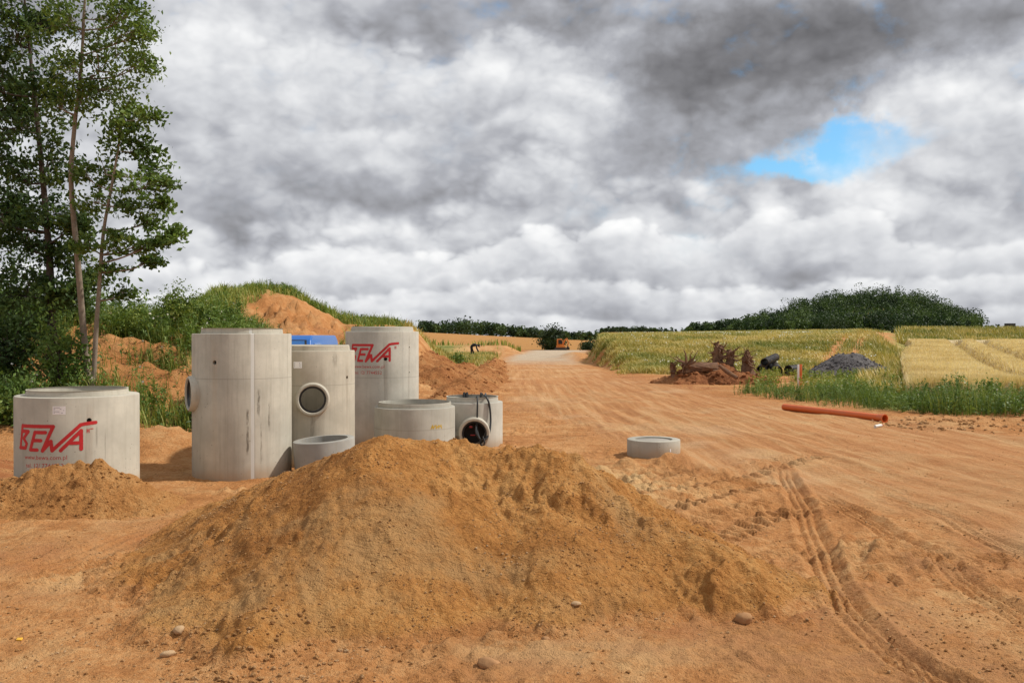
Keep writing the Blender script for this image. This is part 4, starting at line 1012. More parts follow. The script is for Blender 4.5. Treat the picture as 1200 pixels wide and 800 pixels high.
# ------------------------------------------------------------------ vegetation
def leaves_mesh(name, ctr, size, seed, asp=0.5, up=0.3, fold=True):
    """one folded diamond leaf per centre; size array"""
    rg = np.random.default_rng(seed); n = len(ctr); size = np.broadcast_to(size, (n,))
    d = rg.normal(size=(n, 3)); d[:, 2] += up; d /= np.linalg.norm(d, axis=1)[:, None]
    r = rg.normal(size=(n, 3)); s = np.cross(d, r); s /= np.linalg.norm(s, axis=1)[:, None] + 1e-9; nn = np.cross(d, s)
    L = size[:, None]; a = ctr - d * L * .5; b = ctr + d * L * .5
    m1 = ctr + s * L * asp * .5 + nn * L * .08; m2 = ctr - s * L * asp * .5 + nn * L * .08
    V = np.stack([a, m1, b, m2], 1).reshape(-1, 3); Fc = np.arange(4 * n).reshape(n, 4)
    return np_mesh(name, V, Fc, False)

def blades_mesh(name, base, h, w, lean, seed):
    """grass blades: bent two-segment strips"""
    rg = np.random.default_rng(seed); n = len(base); a = rg.random(n) * 6.283; dirx, diry = np.cos(a), np.sin(a)
    ln = lean * (0.3 + rg.random(n)) * h
    sx_, sy_ = -diry * w / 2, dirx * w / 2; z0 = np.zeros(n)
    o = base; mid = o + np.stack([dirx * ln * .3, diry * ln * .3, h * .55], 1); tip = o + np.stack([dirx * ln, diry * ln, h], 1)
    sd = np.stack([sx_, sy_, z0], 1)
    V = np.stack([o - sd, o + sd, mid + sd * .8, mid - sd * .8, tip + sd * .12, tip - sd * .12], 1).reshape(-1, 3)
    k = np.arange(n)[:, None] * 6; Fc = np.concatenate([k + np.array([0, 1, 2, 3]), k + np.array([3, 2, 4, 5])], 0)
    return np_mesh(name, V, Fc, False)

def weeds_mesh(name, base, h, nleaf, llen, seed, asp=0.32, droop=0.35):
    """leafy stems: a stem strip plus leaves all the way up"""
    rg = np.random.default_rng(seed); n = len(base)
    la = rg.random(n) * 6.283; lean = np.stack([np.cos(la), np.sin(la), np.zeros(n)], 1) * (h * 0.22 * rg.random(n))[:, None]
    t = rg.random((n, nleaf)) ** 0.8 * 0.92 + 0.08
    p = base[:, None, :] + lean[:, None, :] * (t ** 2)[..., None]; p[..., 2] += t * h[:, None]
    a = rg.random((n, nleaf)) * 6.283; el = rg.normal(0.35, 0.45, (n, nleaf))
    d = np.stack([np.cos(a) * np.cos(el), np.sin(a) * np.cos(el), np.sin(el)], -1)
    L = (llen * (0.5 + rg.random((n, nleaf))) * (1.15 - 0.75 * t) * (h[:, None] / h.mean()))[..., None]
    s = np.stack([-np.sin(a), np.cos(a), rg.normal(0, .4, a.shape)], -1)
    tip = p + d * L; tip[..., 2] -= (L[..., 0] * droop * rg.random(a.shape)); mid = p + d * L * .5; mid[..., 2] += L[..., 0] * .06
    V = np.stack([p, mid + s * L * asp * .5, tip, mid - s * L * asp * .5], 2).reshape(-1, 3)
    F1 = np.arange(n * nleaf * 4).reshape(-1, 4)
    w = np.full(n, .007); sd = np.stack([np.cos(la + 1.5) * w, np.sin(la + 1.5) * w, np.zeros(n)], 1)
    top = base + lean; top[:, 2] += h
    V2 = np.stack([base - sd, base + sd, top + sd * .4, top - sd * .4], 1).reshape(-1, 3); F2 = np.arange(n * 4).reshape(-1, 4) + len(V)
    return np_mesh(name, np.concatenate([V, V2]), np.concatenate([F1, F2]), False)

def stuff(name, me, mat, label, cat): return link(name, me, mat, kind='stuff', label=label, category=cat)

def rand_in(n, x0, x1, y0, y1, seed, wt=None):
    rg = np.random.default_rng(seed); x = x0 + (x1 - x0) * rg.random(n); y = y0 + (y1 - y0) * rg.random(n)
    if wt is not None:
        k = rg.random(n) < wt(x, y); x, y = x[k], y[k]
    return x, y

def ground_pts(x, y): return np.stack([x, y, H(x, y, True) - 0.01], 1)

# --- weeds along the right edge of the yard
def wt_strip(x, y):
    path = [(8.7, 27.5), (9.3, 24.0), (11.0, 21.3), (15, 19.8), (24, 19.8)]
    u, s, tot = poly_dist(x, y, path)
    return (ss((1.75 + .35 * fbm(x * .8, y * .8, 2, 301) - np.abs(u)) / .5) * (0.45 + 0.55 * ss((fbm(x * .7, y * .7, 2, 302) + .5) / .7))) * (y > 17.2)
x, y = rand_in(15000, 6, 24, 17, 30, 310, wt_strip); hl = .5 + .5 * ss((x - 8.0) / 3.5); hh = (0.30 + 0.5 * np.random.default_rng(1).random(len(x)) ** 1.5) * (1 + .35 * fbm(x * .6, y * .6, 2, 303)) * hl
stuff('weed_strip', weeds_mesh('weed_strip', ground_pts(x, y), hh, 24, .12, 311, .24), M['weed'], 'dense green weeds behind the orange pipe along the right edge of the yard', 'weeds')
x, y = rand_in(42000, 6, 24, 17, 30, 312, lambda x, y: wt_strip(x, y) * ss((fbm(x * .9, y * .9, 2, 304) + .1) / .4))
stuff('tall_grass', blades_mesh('tall_grass', ground_pts(x, y), (.35 + .5 * np.random.default_rng(2).random(len(x))) * (.45 + .55 * ss((x - 8.0) / 3.5)), np.full(len(x), .012), .45, 313), M['weedbright'], 'bright green grass stalks among the weeds by the orange pipe', 'grass')
x, y = rand_in(4200, 6, 24, 17, 27, 314, lambda x, y: wt_strip(x, y) * .12)
c = ground_pts(x, y); c[:, 2] += .35 + .4 * np.random.default_rng(3).random(len(x))
stuff('white_wildflowers', leaves_mesh('white_wildflowers', c, .035, 315, 1.0, 2.0), M['flower'], 'tiny white flowers sprinkled over the weeds by the orange pipe', 'flowers')
# sparse tufts on the verge between weeds and wheat and around the gravel
x, y = rand_in(60000, 6, 34, 24, 62, 320, lambda x, y: ss((x / y - .395 + .02 * fbm(x * .3, y * .3, 2, 321)) / .01) * ss((.452 - x / y) / .01) * ss((y - 25) / 2) * ss((fbm(x * .5, y * .5, 3, 322) + .5) / .5))
stuff('verge_grass', blades_mesh('verge_grass', ground_pts(x, y), .2 + .4 * np.random.default_rng(4).random(len(x)), np.full(len(x), .05), .5, 323), M['meadow'], 'rough green and rusty verge between the gravel heap and the wheat', 'grass')
x, y = rand_in(5000, 8, 19, 28, 40, 325, lambda x, y: ss((fbm(x * .6, y * .6, 3, 326) - .05) / .3) * ss((x / y - .26) / .03))
stuff('low_weeds', weeds_mesh('low_weeds', ground_pts(x, y), .2 + .3 * np.random.default_rng(5).random(len(x)), 10, .16, 327), M['weedbright'], 'scattered low weeds around the gravel heap', 'weeds')

# --- meadow on the bank
def wt_bank(x, y):
    xe = np.where(y < 40, 5 + (40 - y) * .1, 5 + np.clip(y - 60, 0, None) * .1)
    u, s, tot = poly_dist(x, y, tr1)
    return ss((x - xe - .3 + .7 * fbm(x * 1.3, y * 1.3, 3, 82)) / .8) * ss((y - 40.0 + 2 * fbm(x * .25, y * .25, 2, 81)) / 2) * ss((.42 - x / y) / .02) * np.maximum(ss((np.abs(u) - .7 + .4 * fbm(x * 1.3, y * 1.3, 3, 82)) / .7), .35 * gauss(u, .35))
rgm = np.random.default_rng(330); N = 420000
y = 38 + 82 * rgm.random(N) ** 1.6; x = 4 + rgm.random(N) * (y * .43 - 4); k = rgm.random(N) < wt_bank(x, y); x, y = x[k], y[k]
stuff('meadow_grass', blades_mesh('meadow_grass', ground_pts(x, y), (.08 + .19 * rgm.random(len(x)) ** 1.6) * (1 + (y - 40) / 120) * (.7 + .6 * ss(fbm(x * .4, y * .4, 2, 336) + .4)), .012 + .0007 * y, .9, 331), M['meadow'], 'yellow-green rough grass covering the low bank right of the road', 'grass')
x, y = rand_in(3500, 5, 40, 40, 75, 333, lambda x, y: wt_bank(x, y) * ss((fbm(x * .35, y * .35, 2, 334) - .1) / .2))
c = ground_pts(x, y); c[:, 2] += .4
stuff('meadow_flowers', leaves_mesh('meadow_flowers', c, .10, 335, 1, 1.5), M['flower'], 'pale flower heads on the grassy bank right of the road', 'flowers')

# --- wheat
TRAM = [[(42, 84), (40, 80), (18.5, 34), (16.0, 28), (14.5, 24)], [(44.6, 84), (42.4, 80), (20.4, 34), (17.8, 28), (16.2, 24)]]
def wheat_in(x, y): return (y > 24.0 + .02 * x + .3 * perlin(x * .7, y * .7, 341)) & (y < 85) & (x > y * (.446 + .006 * np.sin(y / 9)) + .2 * perlin(x * .5, y * .5, 342)) & (x < y * .72 + 8)
def wheat_top(x, y):
    z = .70 + .02 * fbm(x * .5, y * .5, 2, 343) + .02 * fbm(x * 2.5, y * 2.5, 2, 344)
    for tr in TRAM:
        u, s, tot = poly_dist(x, y, tr); z = z - .66 * np.exp(-(u / (.24 + .004 * y)) ** 4)
    return z
xs = np.arange(9, 72, .16); ys = [23.5]
while ys[-1] < 86: ys.append(ys[-1] + .0055 * ys[-1])
XX, YY = np.meshgrid(xs, np.array(ys)); x = XX.ravel(); y = YY.ravel(); ins = wheat_in(x, y); hz = H(x, y, False)
z = np.where(ins, hz + wheat_top(x, y) - .08, hz - .1)
g = np.arange(len(x)).reshape(len(ys), len(xs)); q = np.stack([g[:-1, :-1], g[:-1, 1:], g[1:, 1:], g[1:, :-1]], -1).reshape(-1, 4); q = q[ins[q].any(1)]
used, inv = np.unique(q, return_inverse=True)
vw = np.stack([x, y, z], 1)[used]; fw = inv.reshape(-1, 4)
rgw = np.random.default_rng(345); N = 130000
y = 23.5 + 61 * rgw.random(N) ** 1.7; x = y * .43 + rgw.random(N) * (y * .22 + 3); k = wheat_in(x, y); x, y = x[k], y[k]
zb = H(x, y, False) + wheat_top(x, y) - .30; hb = .30 + .1 * rgw.random(len(x)); front = y < 25.2; zb = np.where(front, H(x, y, False), zb); hb = np.where(front, .75 + .1 * rgw.random(len(x)), hb)
mb_ = blades_mesh('w', np.stack([x, y, zb], 1), hb, .02 + .0008 * y, .25, 346)
nv = len(mb_.vertices); co = np.zeros(nv * 3, np.float32); mb_.vertices.foreach_get('co', co); fi = np.zeros(len(mb_.polygons) * 4, np.int32); mb_.loops.foreach_get('vertex_index', fi)
stuff('wheat_crop', np_mesh('wheat_crop', np.concatenate([vw, co.reshape(-1, 3)]), np.concatenate([fw, fi.reshape(-1, 4) + len(vw)]), False), M['wheat'], 'ripe pale gold wheat with two tractor lines, at the right edge', 'wheat')
x, y = rand_in(30000, 36, 75, 86, 104, 350, lambda x, y: ss((x / y - .43) / .02))
stuff('field_margin_grass', blades_mesh('field_margin_grass', ground_pts(x, y), .5 + .5 * np.random.default_rng(6).random(len(x)), np.full(len(x), .12), .5, 351), M['meadow'], 'olive green grass margin along the top of the wheat', 'grass')

# --- left mound and hill
def wt_left(x, y):
    n = fbm(x * .25, y * .25, 4, 81); n2 = fbm(x * 1.3, y * 1.3, 3, 82)
    sc_ = gauss((x + 8.6) / 2.5, 1) * ss((y - 27) / 3) * ss((41.5 - y) / 2)
    return ss((-5.2 - x) / 1.2) * ss((y - 14.3) / 1.5) * ss((n * .9 + .4 * n2 + .75 * ss((y - 28) / 10) + .30 * ss((-9.5 - x) / 3) + .35 * gauss(y - 23, 2.5) + .06) / .35) * (1 - np.clip(sc_ * 1.7, 0, 1))
def near_left(x, y): return np.maximum(wt_left(x, y), .10 * ss((-5.4 - x) / .8) * ss((y - 14.4) / 1) * ss(fbm(x * 2.2, y * 2.2, 2, 385) / .4)) * (y < 30)
x, y = rand_in(26000, -20, -5, 13.5, 30, 360, near_left); hh = (.15 + .6 * np.random.default_rng(7).random(len(x)) ** 2) * (1 + .25 * ss((-9 - x) / 2) + .4 * gauss(y - 23, 2))
stuff('mound_weeds', weeds_mesh('mound_weeds', ground_pts(x, y), hh, 20, .12, 361, .26), M['weed'], 'tall leafy weeds overgrowing the orange dirt mound at left', 'weeds')
x, y = rand_in(70000, -20, -5, 13.5, 30, 362, lambda x, y: near_left(x, y) * .85)
stuff('mound_grass', blades_mesh('mound_grass', ground_pts(x, y), .2 + .4 * np.random.default_rng(8).random(len(x)), np.full(len(x), .016), .5, 363), M['weedbright'], 'yellow-green grass on the dirt mound behind the left ring', 'grass')
x, y = rand_in(2600, -14, -6, 14, 26, 364, lambda x, y: near_left(x, y) * (.15 + .85 * gauss(x + 8.2, 1.2) * gauss(y - 21, 2.5)) * .5)
c = ground_pts(x, y); c[:, 2] += .45 + .35 * np.random.default_rng(9).random(len(x))
stuff('mound_flowers', leaves_mesh('mound_flowers', c, .055, 365, 1.0, 1.5), M['flower'], 'cream flower heads on the weedy mound at left', 'flowers')
x, y = rand_in(110000, -30, -4, 29, 56, 366, lambda x, y: wt_left(x, y) * (y >= 29))
hh = (.18 + .38 * np.random.default_rng(10).random(len(x))) * (1 + .4 * fbm(x * 1.2, y * 1.2, 2, 367))
stuff('hill_grass', blades_mesh('hill_grass', ground_pts(x, y), hh, np.full(len(x), .035), .6, 368), M['weedbright'], 'bushy green growth capping the sandy hill behind the shafts', 'grass')
x, y = rand_in(16000, -30, -4, 29, 52, 369, lambda x, y: wt_left(x, y) * (y >= 29) * ss((fbm(x * .9, y * .9, 2, 370) + .1) / .25))
stuff('hill_weeds', weeds_mesh('hill_weeds', ground_pts(x, y), .2 + .35 * np.random.default_rng(12).random(len(x)), 14, .17, 371, .35), M['weed'], 'darker clumps of weeds on top of the sandy hill', 'weeds')
x, y = rand_in(30000, -14, -1, 42, 88, 372, lambda x, y: ss((-.9 - x) / 1.2) * ss((fbm(x * .3, y * .3, 3, 81) + .25) / .4) * ss((y - 43) / 4))
stuff('roadside_grass', blades_mesh('roadside_grass', ground_pts(x, y), .15 + .3 * np.random.default_rng(13).random(len(x)), np.full(len(x), .06), .6, 373), M['meadow'], 'dry yellow-green grass left of the spoil ridge', 'grass')
x, y = rand_in(12000, -40, 1, 92, 112, 374, lambda x, y: ss((fbm(x * .3, y * .3, 2, 375) + .1) / .3) * gauss(y - 101, 4))
stuff('field_edge_grass', blades_mesh('field_edge_grass', ground_pts(x, y), .3 + .5 * np.random.default_rng(14).random(len(x)), np.full(len(x), .12), .5, 376), M['weedbright'], 'green fringe of grass along the near edge of the brown field', 'grass')

# --- trees
def tree(name, label, trunk, trad, lobes, seed, leafmat, barkmat, per=26, nl=46, lsize=.10, crad=.34, d=17.0, group=None, depth=0.8):
    """trunk: list of (px, py, depth) ; lobes: (px, py, radius px) at depth d"""
    rg = random.Random(seed); nr = np.random.default_rng(seed)
    tp = [Vector(q3(*p)) for p in trunk]; b0 = tp[0].copy(); gz = h1(b0.x, b0.y); tp[0].z = gz - .1
    root = thing(name, label, 'tree', (b0.x, b0.y, gz), 0, group)
    sp = [Vector(p) for p in smooth_path3([t[:] for t in tp], 36)]
    nT = len(sp); rad = [trad * (1 - .80 * i / nT) * (1.35 if i == 0 else 1) for i in range(nT)]
    mb = MB(); inv = Matrix.Translation(-Vector(root.location))
    mb.tube([inv @ p for p in sp], rad, 9)
    ctr = []
    for (lx, ly, lr) in lobes:
        c = Vector(q3(lx, ly, d + rg.uniform(-.5, .5) * depth)); R = lr / F * d
        # limb to the lobe
        cand = [(i, p) for i, p in enumerate(sp) if p.z < c.z + .1 and i > nT * .25] or [(nT // 2, sp[nT // 2])]
        i, a = min(cand, key=lambda t: (t[1] - c).length + .35 * abs((c.z - t[1].z) - .8 * (Vector((c.x - t[1].x, c.y - t[1].y))).length))
        mid = a.lerp(c, .5) + Vector((rg.uniform(-.1, .1), rg.uniform(-.1, .1), -.12 * (c - a).length * .5))
        limb = [Vector(p) for p in smooth_path3([a[:], mid[:], c[:]], 10)]
        r0 = min(rad[i] * .6, .012 + .022 * (c - a).length)
        mb.tube([inv @ p for p in limb], [r0 * (1 - .7 * k / (len(limb) - 1)) for k in range(len(limb))], 6)
        for k in range(per):
            v = Vector(nr.normal(size=3)); v.normalize(); v *= R * (nr.random() ** .45); v.y *= 1.0
            e = c + v; ctr.append(e)
            st_ = limb[rg.randrange(len(limb) // 2, len(limb))]
            mm = st_.lerp(e, .55) + Vector((0, 0, .06))
            mb.tube([inv @ st_, inv @ mm, inv @ e], [r0 * .28 + .002, r0 * .18 + .002, .002], 4)
    mb.build('trunk', barkmat, root, 60)
    P_ = []
    for e in ctr:
        n = int(nl * rg.uniform(.55, 1.3)); cr = crad * rg.uniform(.6, 1.2)
        P_.append(np.array(e)[None] - np.array(root.location)[None] + nr.normal(size=(n, 3)) * cr * np.array([.55, .55, .32]))
    P_ = np.concatenate(P_); link('crown', leaves_mesh('crown', P_, lsize * (.6 + .8 * nr.random(len(P_))), seed, .55, -.15), leafmat, root)
    return root
TG = 'trees on the mound at the left edge'
tree('tree', 'slender tree with a pale bare trunk forking high under a tall crown', [(106, 462, 17), (99, 400, 17), (91, 300, 17), (84, 215, 17), (88, 150, 17), (96, 80, 17), (100, 10, 17), (104, -40, 17)], .07,
     [(95, 40, 42), (130, 25, 42), (152, 60, 34), (118, 85, 40), (85, 80, 34), (165, 40, 16), (140, 105, 26), (150, 15, 24), (120, -25, 46), (75, 30, 30), (100, 120, 22), (68, 120, 16), (170, 75, 12)], 401, M['leaf'], M['bark'], 14, 38, .085, .25, 17)
tree('tree', 'slender leaning tree with loose branches reaching farthest right', [(108, 462, 16.8), (112, 400, 16.8), (117, 330, 16.8), (122, 270, 16.8), (132, 215, 16.8), (140, 170, 16.8), (146, 130, 16.8)], .052,
     [(148, 165, 26), (172, 175, 24), (186, 205, 20), (165, 215, 26), (150, 240, 22), (190, 240, 14), (176, 260, 16), (140, 290, 20), (165, 285, 16), (205, 275, 8), (190, 283, 8), (110, 235, 20), (130, 320, 18), (145, 345, 14), (178, 305, 8), (178, 135, 12), (146, 132, 20), (138, 150, 18), (158, 140, 16), (125, 200, 18), (195, 215, 9), (100, 290, 16), (96, 200, 14)], 402, M['leaf'], M['bark'], 10, 29, .10, .20, 16.8)
tree('tree', 'dark dense tree with a dark trunk, standing left of the two slender trees', [(64, 455, 17.8), (61, 380, 17.8), (58, 300, 17.8), (50, 200, 17.8), (40, 100, 17.8), (30, 0, 17.8)], .10,
     [(22, 50, 44), (55, 110, 32), (20, 150, 50), (62, 190, 30), (28, 215, 42), (70, 250, 30), (30, 285, 38), (75, 300, 26), (20, 345, 34), (62, 345, 22), (-20, 100, 50), (-20, 250, 50), (10, -10, 60), (50, 30, 24), (88, 345, 14), (90, 265, 16), (100, 330, 14)], 403, M['leafshade'], M['barkdark'], 19, 42, .105, .27, 17.8)
tree('tree', 'broad dark tree cut off by the left edge, outermost of the trees on the mound', [(-40, 455, 18.6), (-45, 300, 18.6), (-50, 150, 18.6), (-50, 0, 18.6)], .14,
     [(-10, 90, 46), (-15, 190, 50), (-10, 300, 50), (-60, 60, 80), (-70, 200, 90), (-70, 330, 80), (-20, 10, 60), (-60, -60, 90), (-12, 370, 34), (20, 120, 30), (25, 250, 26)], 404, M['leafshade'], M['barkdark'], 22, 46, .115, .34, 18.6)
def shrub(name, label, px, pybase, d, wpx, hpx, seed, mat, n=900, lsize=.1, cat='bush', zfix=None, shoots=60):
    """many shoots from one root, each clothed in leaves, so the outline stays ragged"""
    nr = np.random.default_rng(seed); x = (px - 600) / F * d; z = h1(x, d) if zfix is None else zfix
    k = d / F; w = wpx * k / 2; h = hpx * k; root = thing(name, label, cat, (x, d, z), 0)
    P_ = []; mb = MB(); per = max(6, n // shoots)
    for i in range(shoots):
        a = nr.random() * 6.283; r = nr.random() ** .6; hh = h * (1 - .55 * r * r) * nr.uniform(.55, 1.05)
        e = np.array([w * r * math.cos(a), w * r * math.sin(a), hh]); m_ = np.array([e[0] * .45, e[1] * .45, hh * .62])
        t_ = nr.random(per)[:, None] ** .75
        c = 2 * (1 - t_) * t_ * m_ + t_ * t_ * e
        P_.append(c + nr.normal(size=(per, 3)) * lsize * np.array([1.1, 1.1, .8]) * (1 + .6 * nr.random()))
        if i % 4 == 0: mb.tube([(0, 0, -.05), tuple(m_), tuple(e * .95)], [.016 * h, .010 * h, .003 * h], 5)
    P_ = np.concatenate(P_); P_ = P_[P_[:, 2] > -.02]
    mb.build('stem', M['barkdark'], root); link('foliage', leaves_mesh('foliage', P_, lsize * (.6 + .8 * nr.random(len(P_))), seed, .5, .15), mat, root); return root
shrub('sapling', 'leafy green sapling under the trees, in front of the dark trunk', 76, 440, 16.9, 70, 120, 501, M['leaf'], 2600, .095)
shrub('shrub', 'dark leafy shrub at the left edge below the trees', 8, 420, 17.2, 110, 120, 502, M['leafshade'], 3600, .11)
shrub('shrub', 'bright tall weedy shrub on the slope just left of the tallest shaft', 210, 420, 22.5, 62, 58, 503, M['weedbright'], 4200, .075)
shrub('shrub', 'grey-green shrub with cream flowers on the mound right of the slender trees', 155, 400, 21.5, 76, 44, 504, M['weedbright'], 3600, .065)
shrub('shrub', 'low green bush on the left mound beside the lettered ring', 18, 470, 15.5, 95, 66, 505, M['weed'], 3400, .08)
shrub('bush', 'large rounded dark bush at the far end of the road, beside the orange excavator', 647, 411, 156, 32, 29, 511, M['bush'], 5200, .42, zfix=-.7)
shrub('bush', 'low dark bush at the far end of the road, right of the excavator', 691, 411, 152, 22, 9, 512, M['bush'], 2200, .35, zfix=-.6)
shrub('bush', 'rounded green bush in front of the wooded hill, standing alone on the field edge', 980, 392, 330, 26, 15, 513, M['bush'], 2600, .7)
shrub('bush', 'small green bush at the field edge near the top of the wheat', 1052, 393, 250, 12, 9, 514, M['bush'], 900, .5)
shrub('bush', 'tuft of dark weeds standing up at the lower edge of the wheat', 1160, 470, 22.5, 28, 36, 515, M['weed'], 1800, .08)
shrub('bush', 'green tuft of weeds beside the far end of the spoil ridge', 536, 440, 52, 16, 17, 516, M['weed'], 900, .13)

def wood_mesh(name, xs, ys, hts, seed, nl=90, lsize=1.3):
    nr = np.random.default_rng(seed); P_ = []; T_ = []
    zg = H(xs, ys, False)
    for x, y, h, z in zip(xs, ys, hts, zg):
        w = h * nr.uniform(.32, .5); nb = 5
        for b_ in range(nb):
            c = np.array([nr.normal() * w * .4, nr.normal() * w * .4, h * nr.uniform(.12, .82)])
            v = nr.normal(size=(nl // nb, 3)); v /= np.linalg.norm(v, axis=1)[:, None]
            P_.append(np.array([x, y, z]) + c + v * w * nr.uniform(.35, .6) * np.array([1, 1, .9]))
        T_.append(np.full(nb * (nl // nb) * 4, nr.random() ** 1.5, np.float32))
    P_ = np.concatenate(P_)
    me = leaves_mesh(name, P_, lsize * (.6 + .8 * nr.random(len(P_))), seed, .75, 0)
    me.attributes.new('tint', 'FLOAT', 'POINT').data.foreach_set('value', np.concatenate(T_)); return me
rgf = np.random.default_rng(600)
def fpx(px, d): return (px - 600) / F * d
# wooded hill: front edge thick with trees, then over the top
n = 1700; d = 392 + 185 * rgf.random(n); px = 848 + 298 * rgf.random(n); px = np.where(rgf.random(n) < .12, 808 + 70 * rgf.random(n), px)
xs = fpx(px, d)
stuff('hillside_wood', wood_mesh('hillside_wood', xs, d, (3.8 + 9 * rgf.random(n) ** 1.6) * (d / 500) * np.interp(px, [800, 870, 930], [.45, .6, 1]), 601, 175, .78), M['wood'], 'dark green wood covering the rounded hill on the right horizon', 'wood')
# wood along the top of the brown field
pxs = np.concatenate([494 + 8 * rgf.random(14), 500 + 270 * rgf.random(330)]); d = 640 + 60 * rgf.random(len(pxs))
hts = np.interp(pxs, [494, 510, 540, 600, 640, 680, 700, 780], [9.5, 7.5, 12.5, 8.5, 6.5, 6, 5.5, 4]) * (.75 + .4 * rgf.random(len(pxs)))
stuff('field_edge_wood', wood_mesh('field_edge_wood', fpx(pxs, d), d, hts, 602, 90, 1.4), M['wood'], 'dark wood along the top of the brown field, left of the road end', 'wood')
pxs = 690 + 250 * rgf.random(130); d = 900 + 200 * rgf.random(130)
stuff('horizon_wood', wood_mesh('horizon_wood', fpx(pxs, d), d, 5 + 5 * rgf.random(130) + np.clip(H(fpx(pxs, d), d, False) * -1, 0, 4), 603, 70, 2.0), M['wood'], 'low line of distant trees on the horizon above the grassy bank', 'wood')
pxs = 1150 + 120 * rgf.random(70); d = 560 + 90 * rgf.random(70)
stuff('skyline_wood', wood_mesh('skyline_wood', fpx(pxs, d), d, 3.5 + 2 * rgf.random(70), 604, 70, 1.4), M['wood'], 'low dark trees on the skyline around the far stone building', 'wood')
for (px_, hpx, sd, lab) in [(717, 8, 1, 'small lone tree on the horizon behind the left end of the grassy bank'), (751, 10, 2, 'taller lone tree on the horizon above the middle of the grassy bank'), (737, 6, 3, 'low tree on the horizon between the two lone trees above the bank')]:
    dd = 420; zz = EYE + (HZ - 396) * dd / F
    shrub('distant_tree', lab, px_, 396, dd, hpx * 1.3, hpx + 3, 520 + sd, M['wood'], 1200, .9, 'tree', zfix=zz)

# ------------------------------------------------------------------ camera
cam = bpy.data.cameras.new('camera'); co_ = bpy.data.objects.new('camera', cam); COL.objects.link(co_)
co_.location = (0, 0, EYE); co_.rotation_euler = (math.radians(90) - math.atan((400 - HZ) / F), 0, 0)
cam.sensor_width = 36; cam.lens = 36 * F / 1200; cam.clip_end = 12000; cam.clip_start = 0.05
scene.camera = co_

# ------------------------------------------------------------------ light
SUN_EL, SUN_AZ = math.radians(48), math.radians(80)      # azimuth clockwise from +Y
sun = bpy.data.lights.new('sun', 'SUN'); so = bpy.data.objects.new('sun', sun); COL.objects.link(so)
sd_ = Vector((math.cos(SUN_EL) * math.sin(SUN_AZ), math.cos(SUN_EL) * math.cos(SUN_AZ), math.sin(SUN_EL)))
so.rotation_euler = (-sd_).to_track_quat('-Z', 'Y').to_euler(); so.location = (20, 0, 40)
sun.energy = 3.2; sun.angle = math.radians(2.5); sun.color = (1.0, 0.95, 0.87)

w = bpy.data.worlds.new('World'); scene.world = w; w.use_nodes = True; t = NT(w.node_tree); t.n.clear()
out = t.new('ShaderNodeOutputWorld'); bg = t.new('ShaderNodeBackground'); t.l.new(bg.outputs[0], out.inputs[0]); bg.inputs[1].default_value = 0.1
sky = t.new('ShaderNodeTexSky', sky_type='NISHITA'); sky.sun_disc = False; sky.sun_elevation = SUN_EL; sky.sun_rotation = SUN_AZ
D = t.new('ShaderNodeTexCoord').outputs['Generated']
sp = t.new('ShaderNodeSeparateXYZ'); t.l.new(D, sp.inputs[0]); dx, dy, dz = sp.outputs
zc = t.m('MAXIMUM', dz, 0.0)
k = t.m('DIVIDE', 1.0, t.m('ADD', zc, 0.16))
cv = t.new('ShaderNodeCombineXYZ'); t.put(cv.inputs[0], t.m('MULTIPLY', dx, k)); t.put(cv.inputs[1], t.m('MULTIPLY', dy, k)); t.put(cv.inputs[2], t.m('MULTIPLY', zc, 1.2))
pl = cv.outputs[0]
az = t.m('ARCTAN2', dx, dy); el = t.m('ARCSINE', dz)
# ragged edges: warp the angles by noise
wn = t.new('ShaderNodeTexNoise'); t.l.new(D, wn.inputs['Vector']); wn.inputs['Scale'].default_value = 5.5; wn.inputs['Detail'].default_value = 7; wn.inputs['Roughness'].default_value = .6
ws_ = t.new('ShaderNodeSeparateColor'); t.l.new(wn.outputs['Color'], ws_.inputs[0])
azw = t.m('ADD', az, t.m('MULTIPLY', t.m('SUBTRACT', ws_.outputs[0], .5), .34)); elw = t.m('ADD', el, t.m('MULTIPLY', t.m('SUBTRACT', ws_.outputs[1], .5), .17))
def blob(px, py, rx, ry, amp):
    a0 = math.atan((px - 600) / F); e0 = math.atan((HZ - py) / F * math.cos(a0))
    u = t.m('DIVIDE', t.m('SUBTRACT', azw, a0), rx / F); v = t.m('DIVIDE', t.m('SUBTRACT', elw, e0), ry / F)
    r2 = t.m('ADD', t.m('MULTIPLY', u, u), t.m('MULTIPLY', v, v)); return t.m('MULTIPLY', t.m('EXPONENT', t.m('MULTIPLY', r2, -1.0)), amp)
def blobs(lst):
    s = None
    for b_ in lst: g = blob(*b_); s = g if s is None else t.m('ADD', s, g)
    return s
shade = blobs([(810, 100, 150, 75, -.27), (900, 45, 260, 55, -.20), (1130, 15, 180, 50, -.26), (700, 30, 150, 40, -.06), (360, 215, 150, 48, -.18), (500, 230, 130, 40, -.12), (250, 255, 160, 40, -.12), (330, 262, 300, 20, -.10),
               (1140, 240, 50, 24, -.30), (200, 20, 300, 40, -.04), (640, 140, 60, 60, .16), (560, 60, 110, 60, .06), (1090, 110, 110, 40, .18), (240, 110, 130, 80, .08), (470, 120, 80, 50, .05)])
sq = t.new('ShaderNodeCombineXYZ'); t.put(sq.inputs[0], dx); t.put(sq.inputs[1], dy); t.put(sq.inputs[2], t.m('MULTIPLY', dz, 1.45)); sq = sq.outputs[0]
def absn(vec, sc):  # rounded lumps with sharp creases
    return t.m('ABSOLUTE', t.m('SUBTRACT', t.m('MULTIPLY', t.noise(vec, sc, 1.0, .5), 2.0), 1.0))
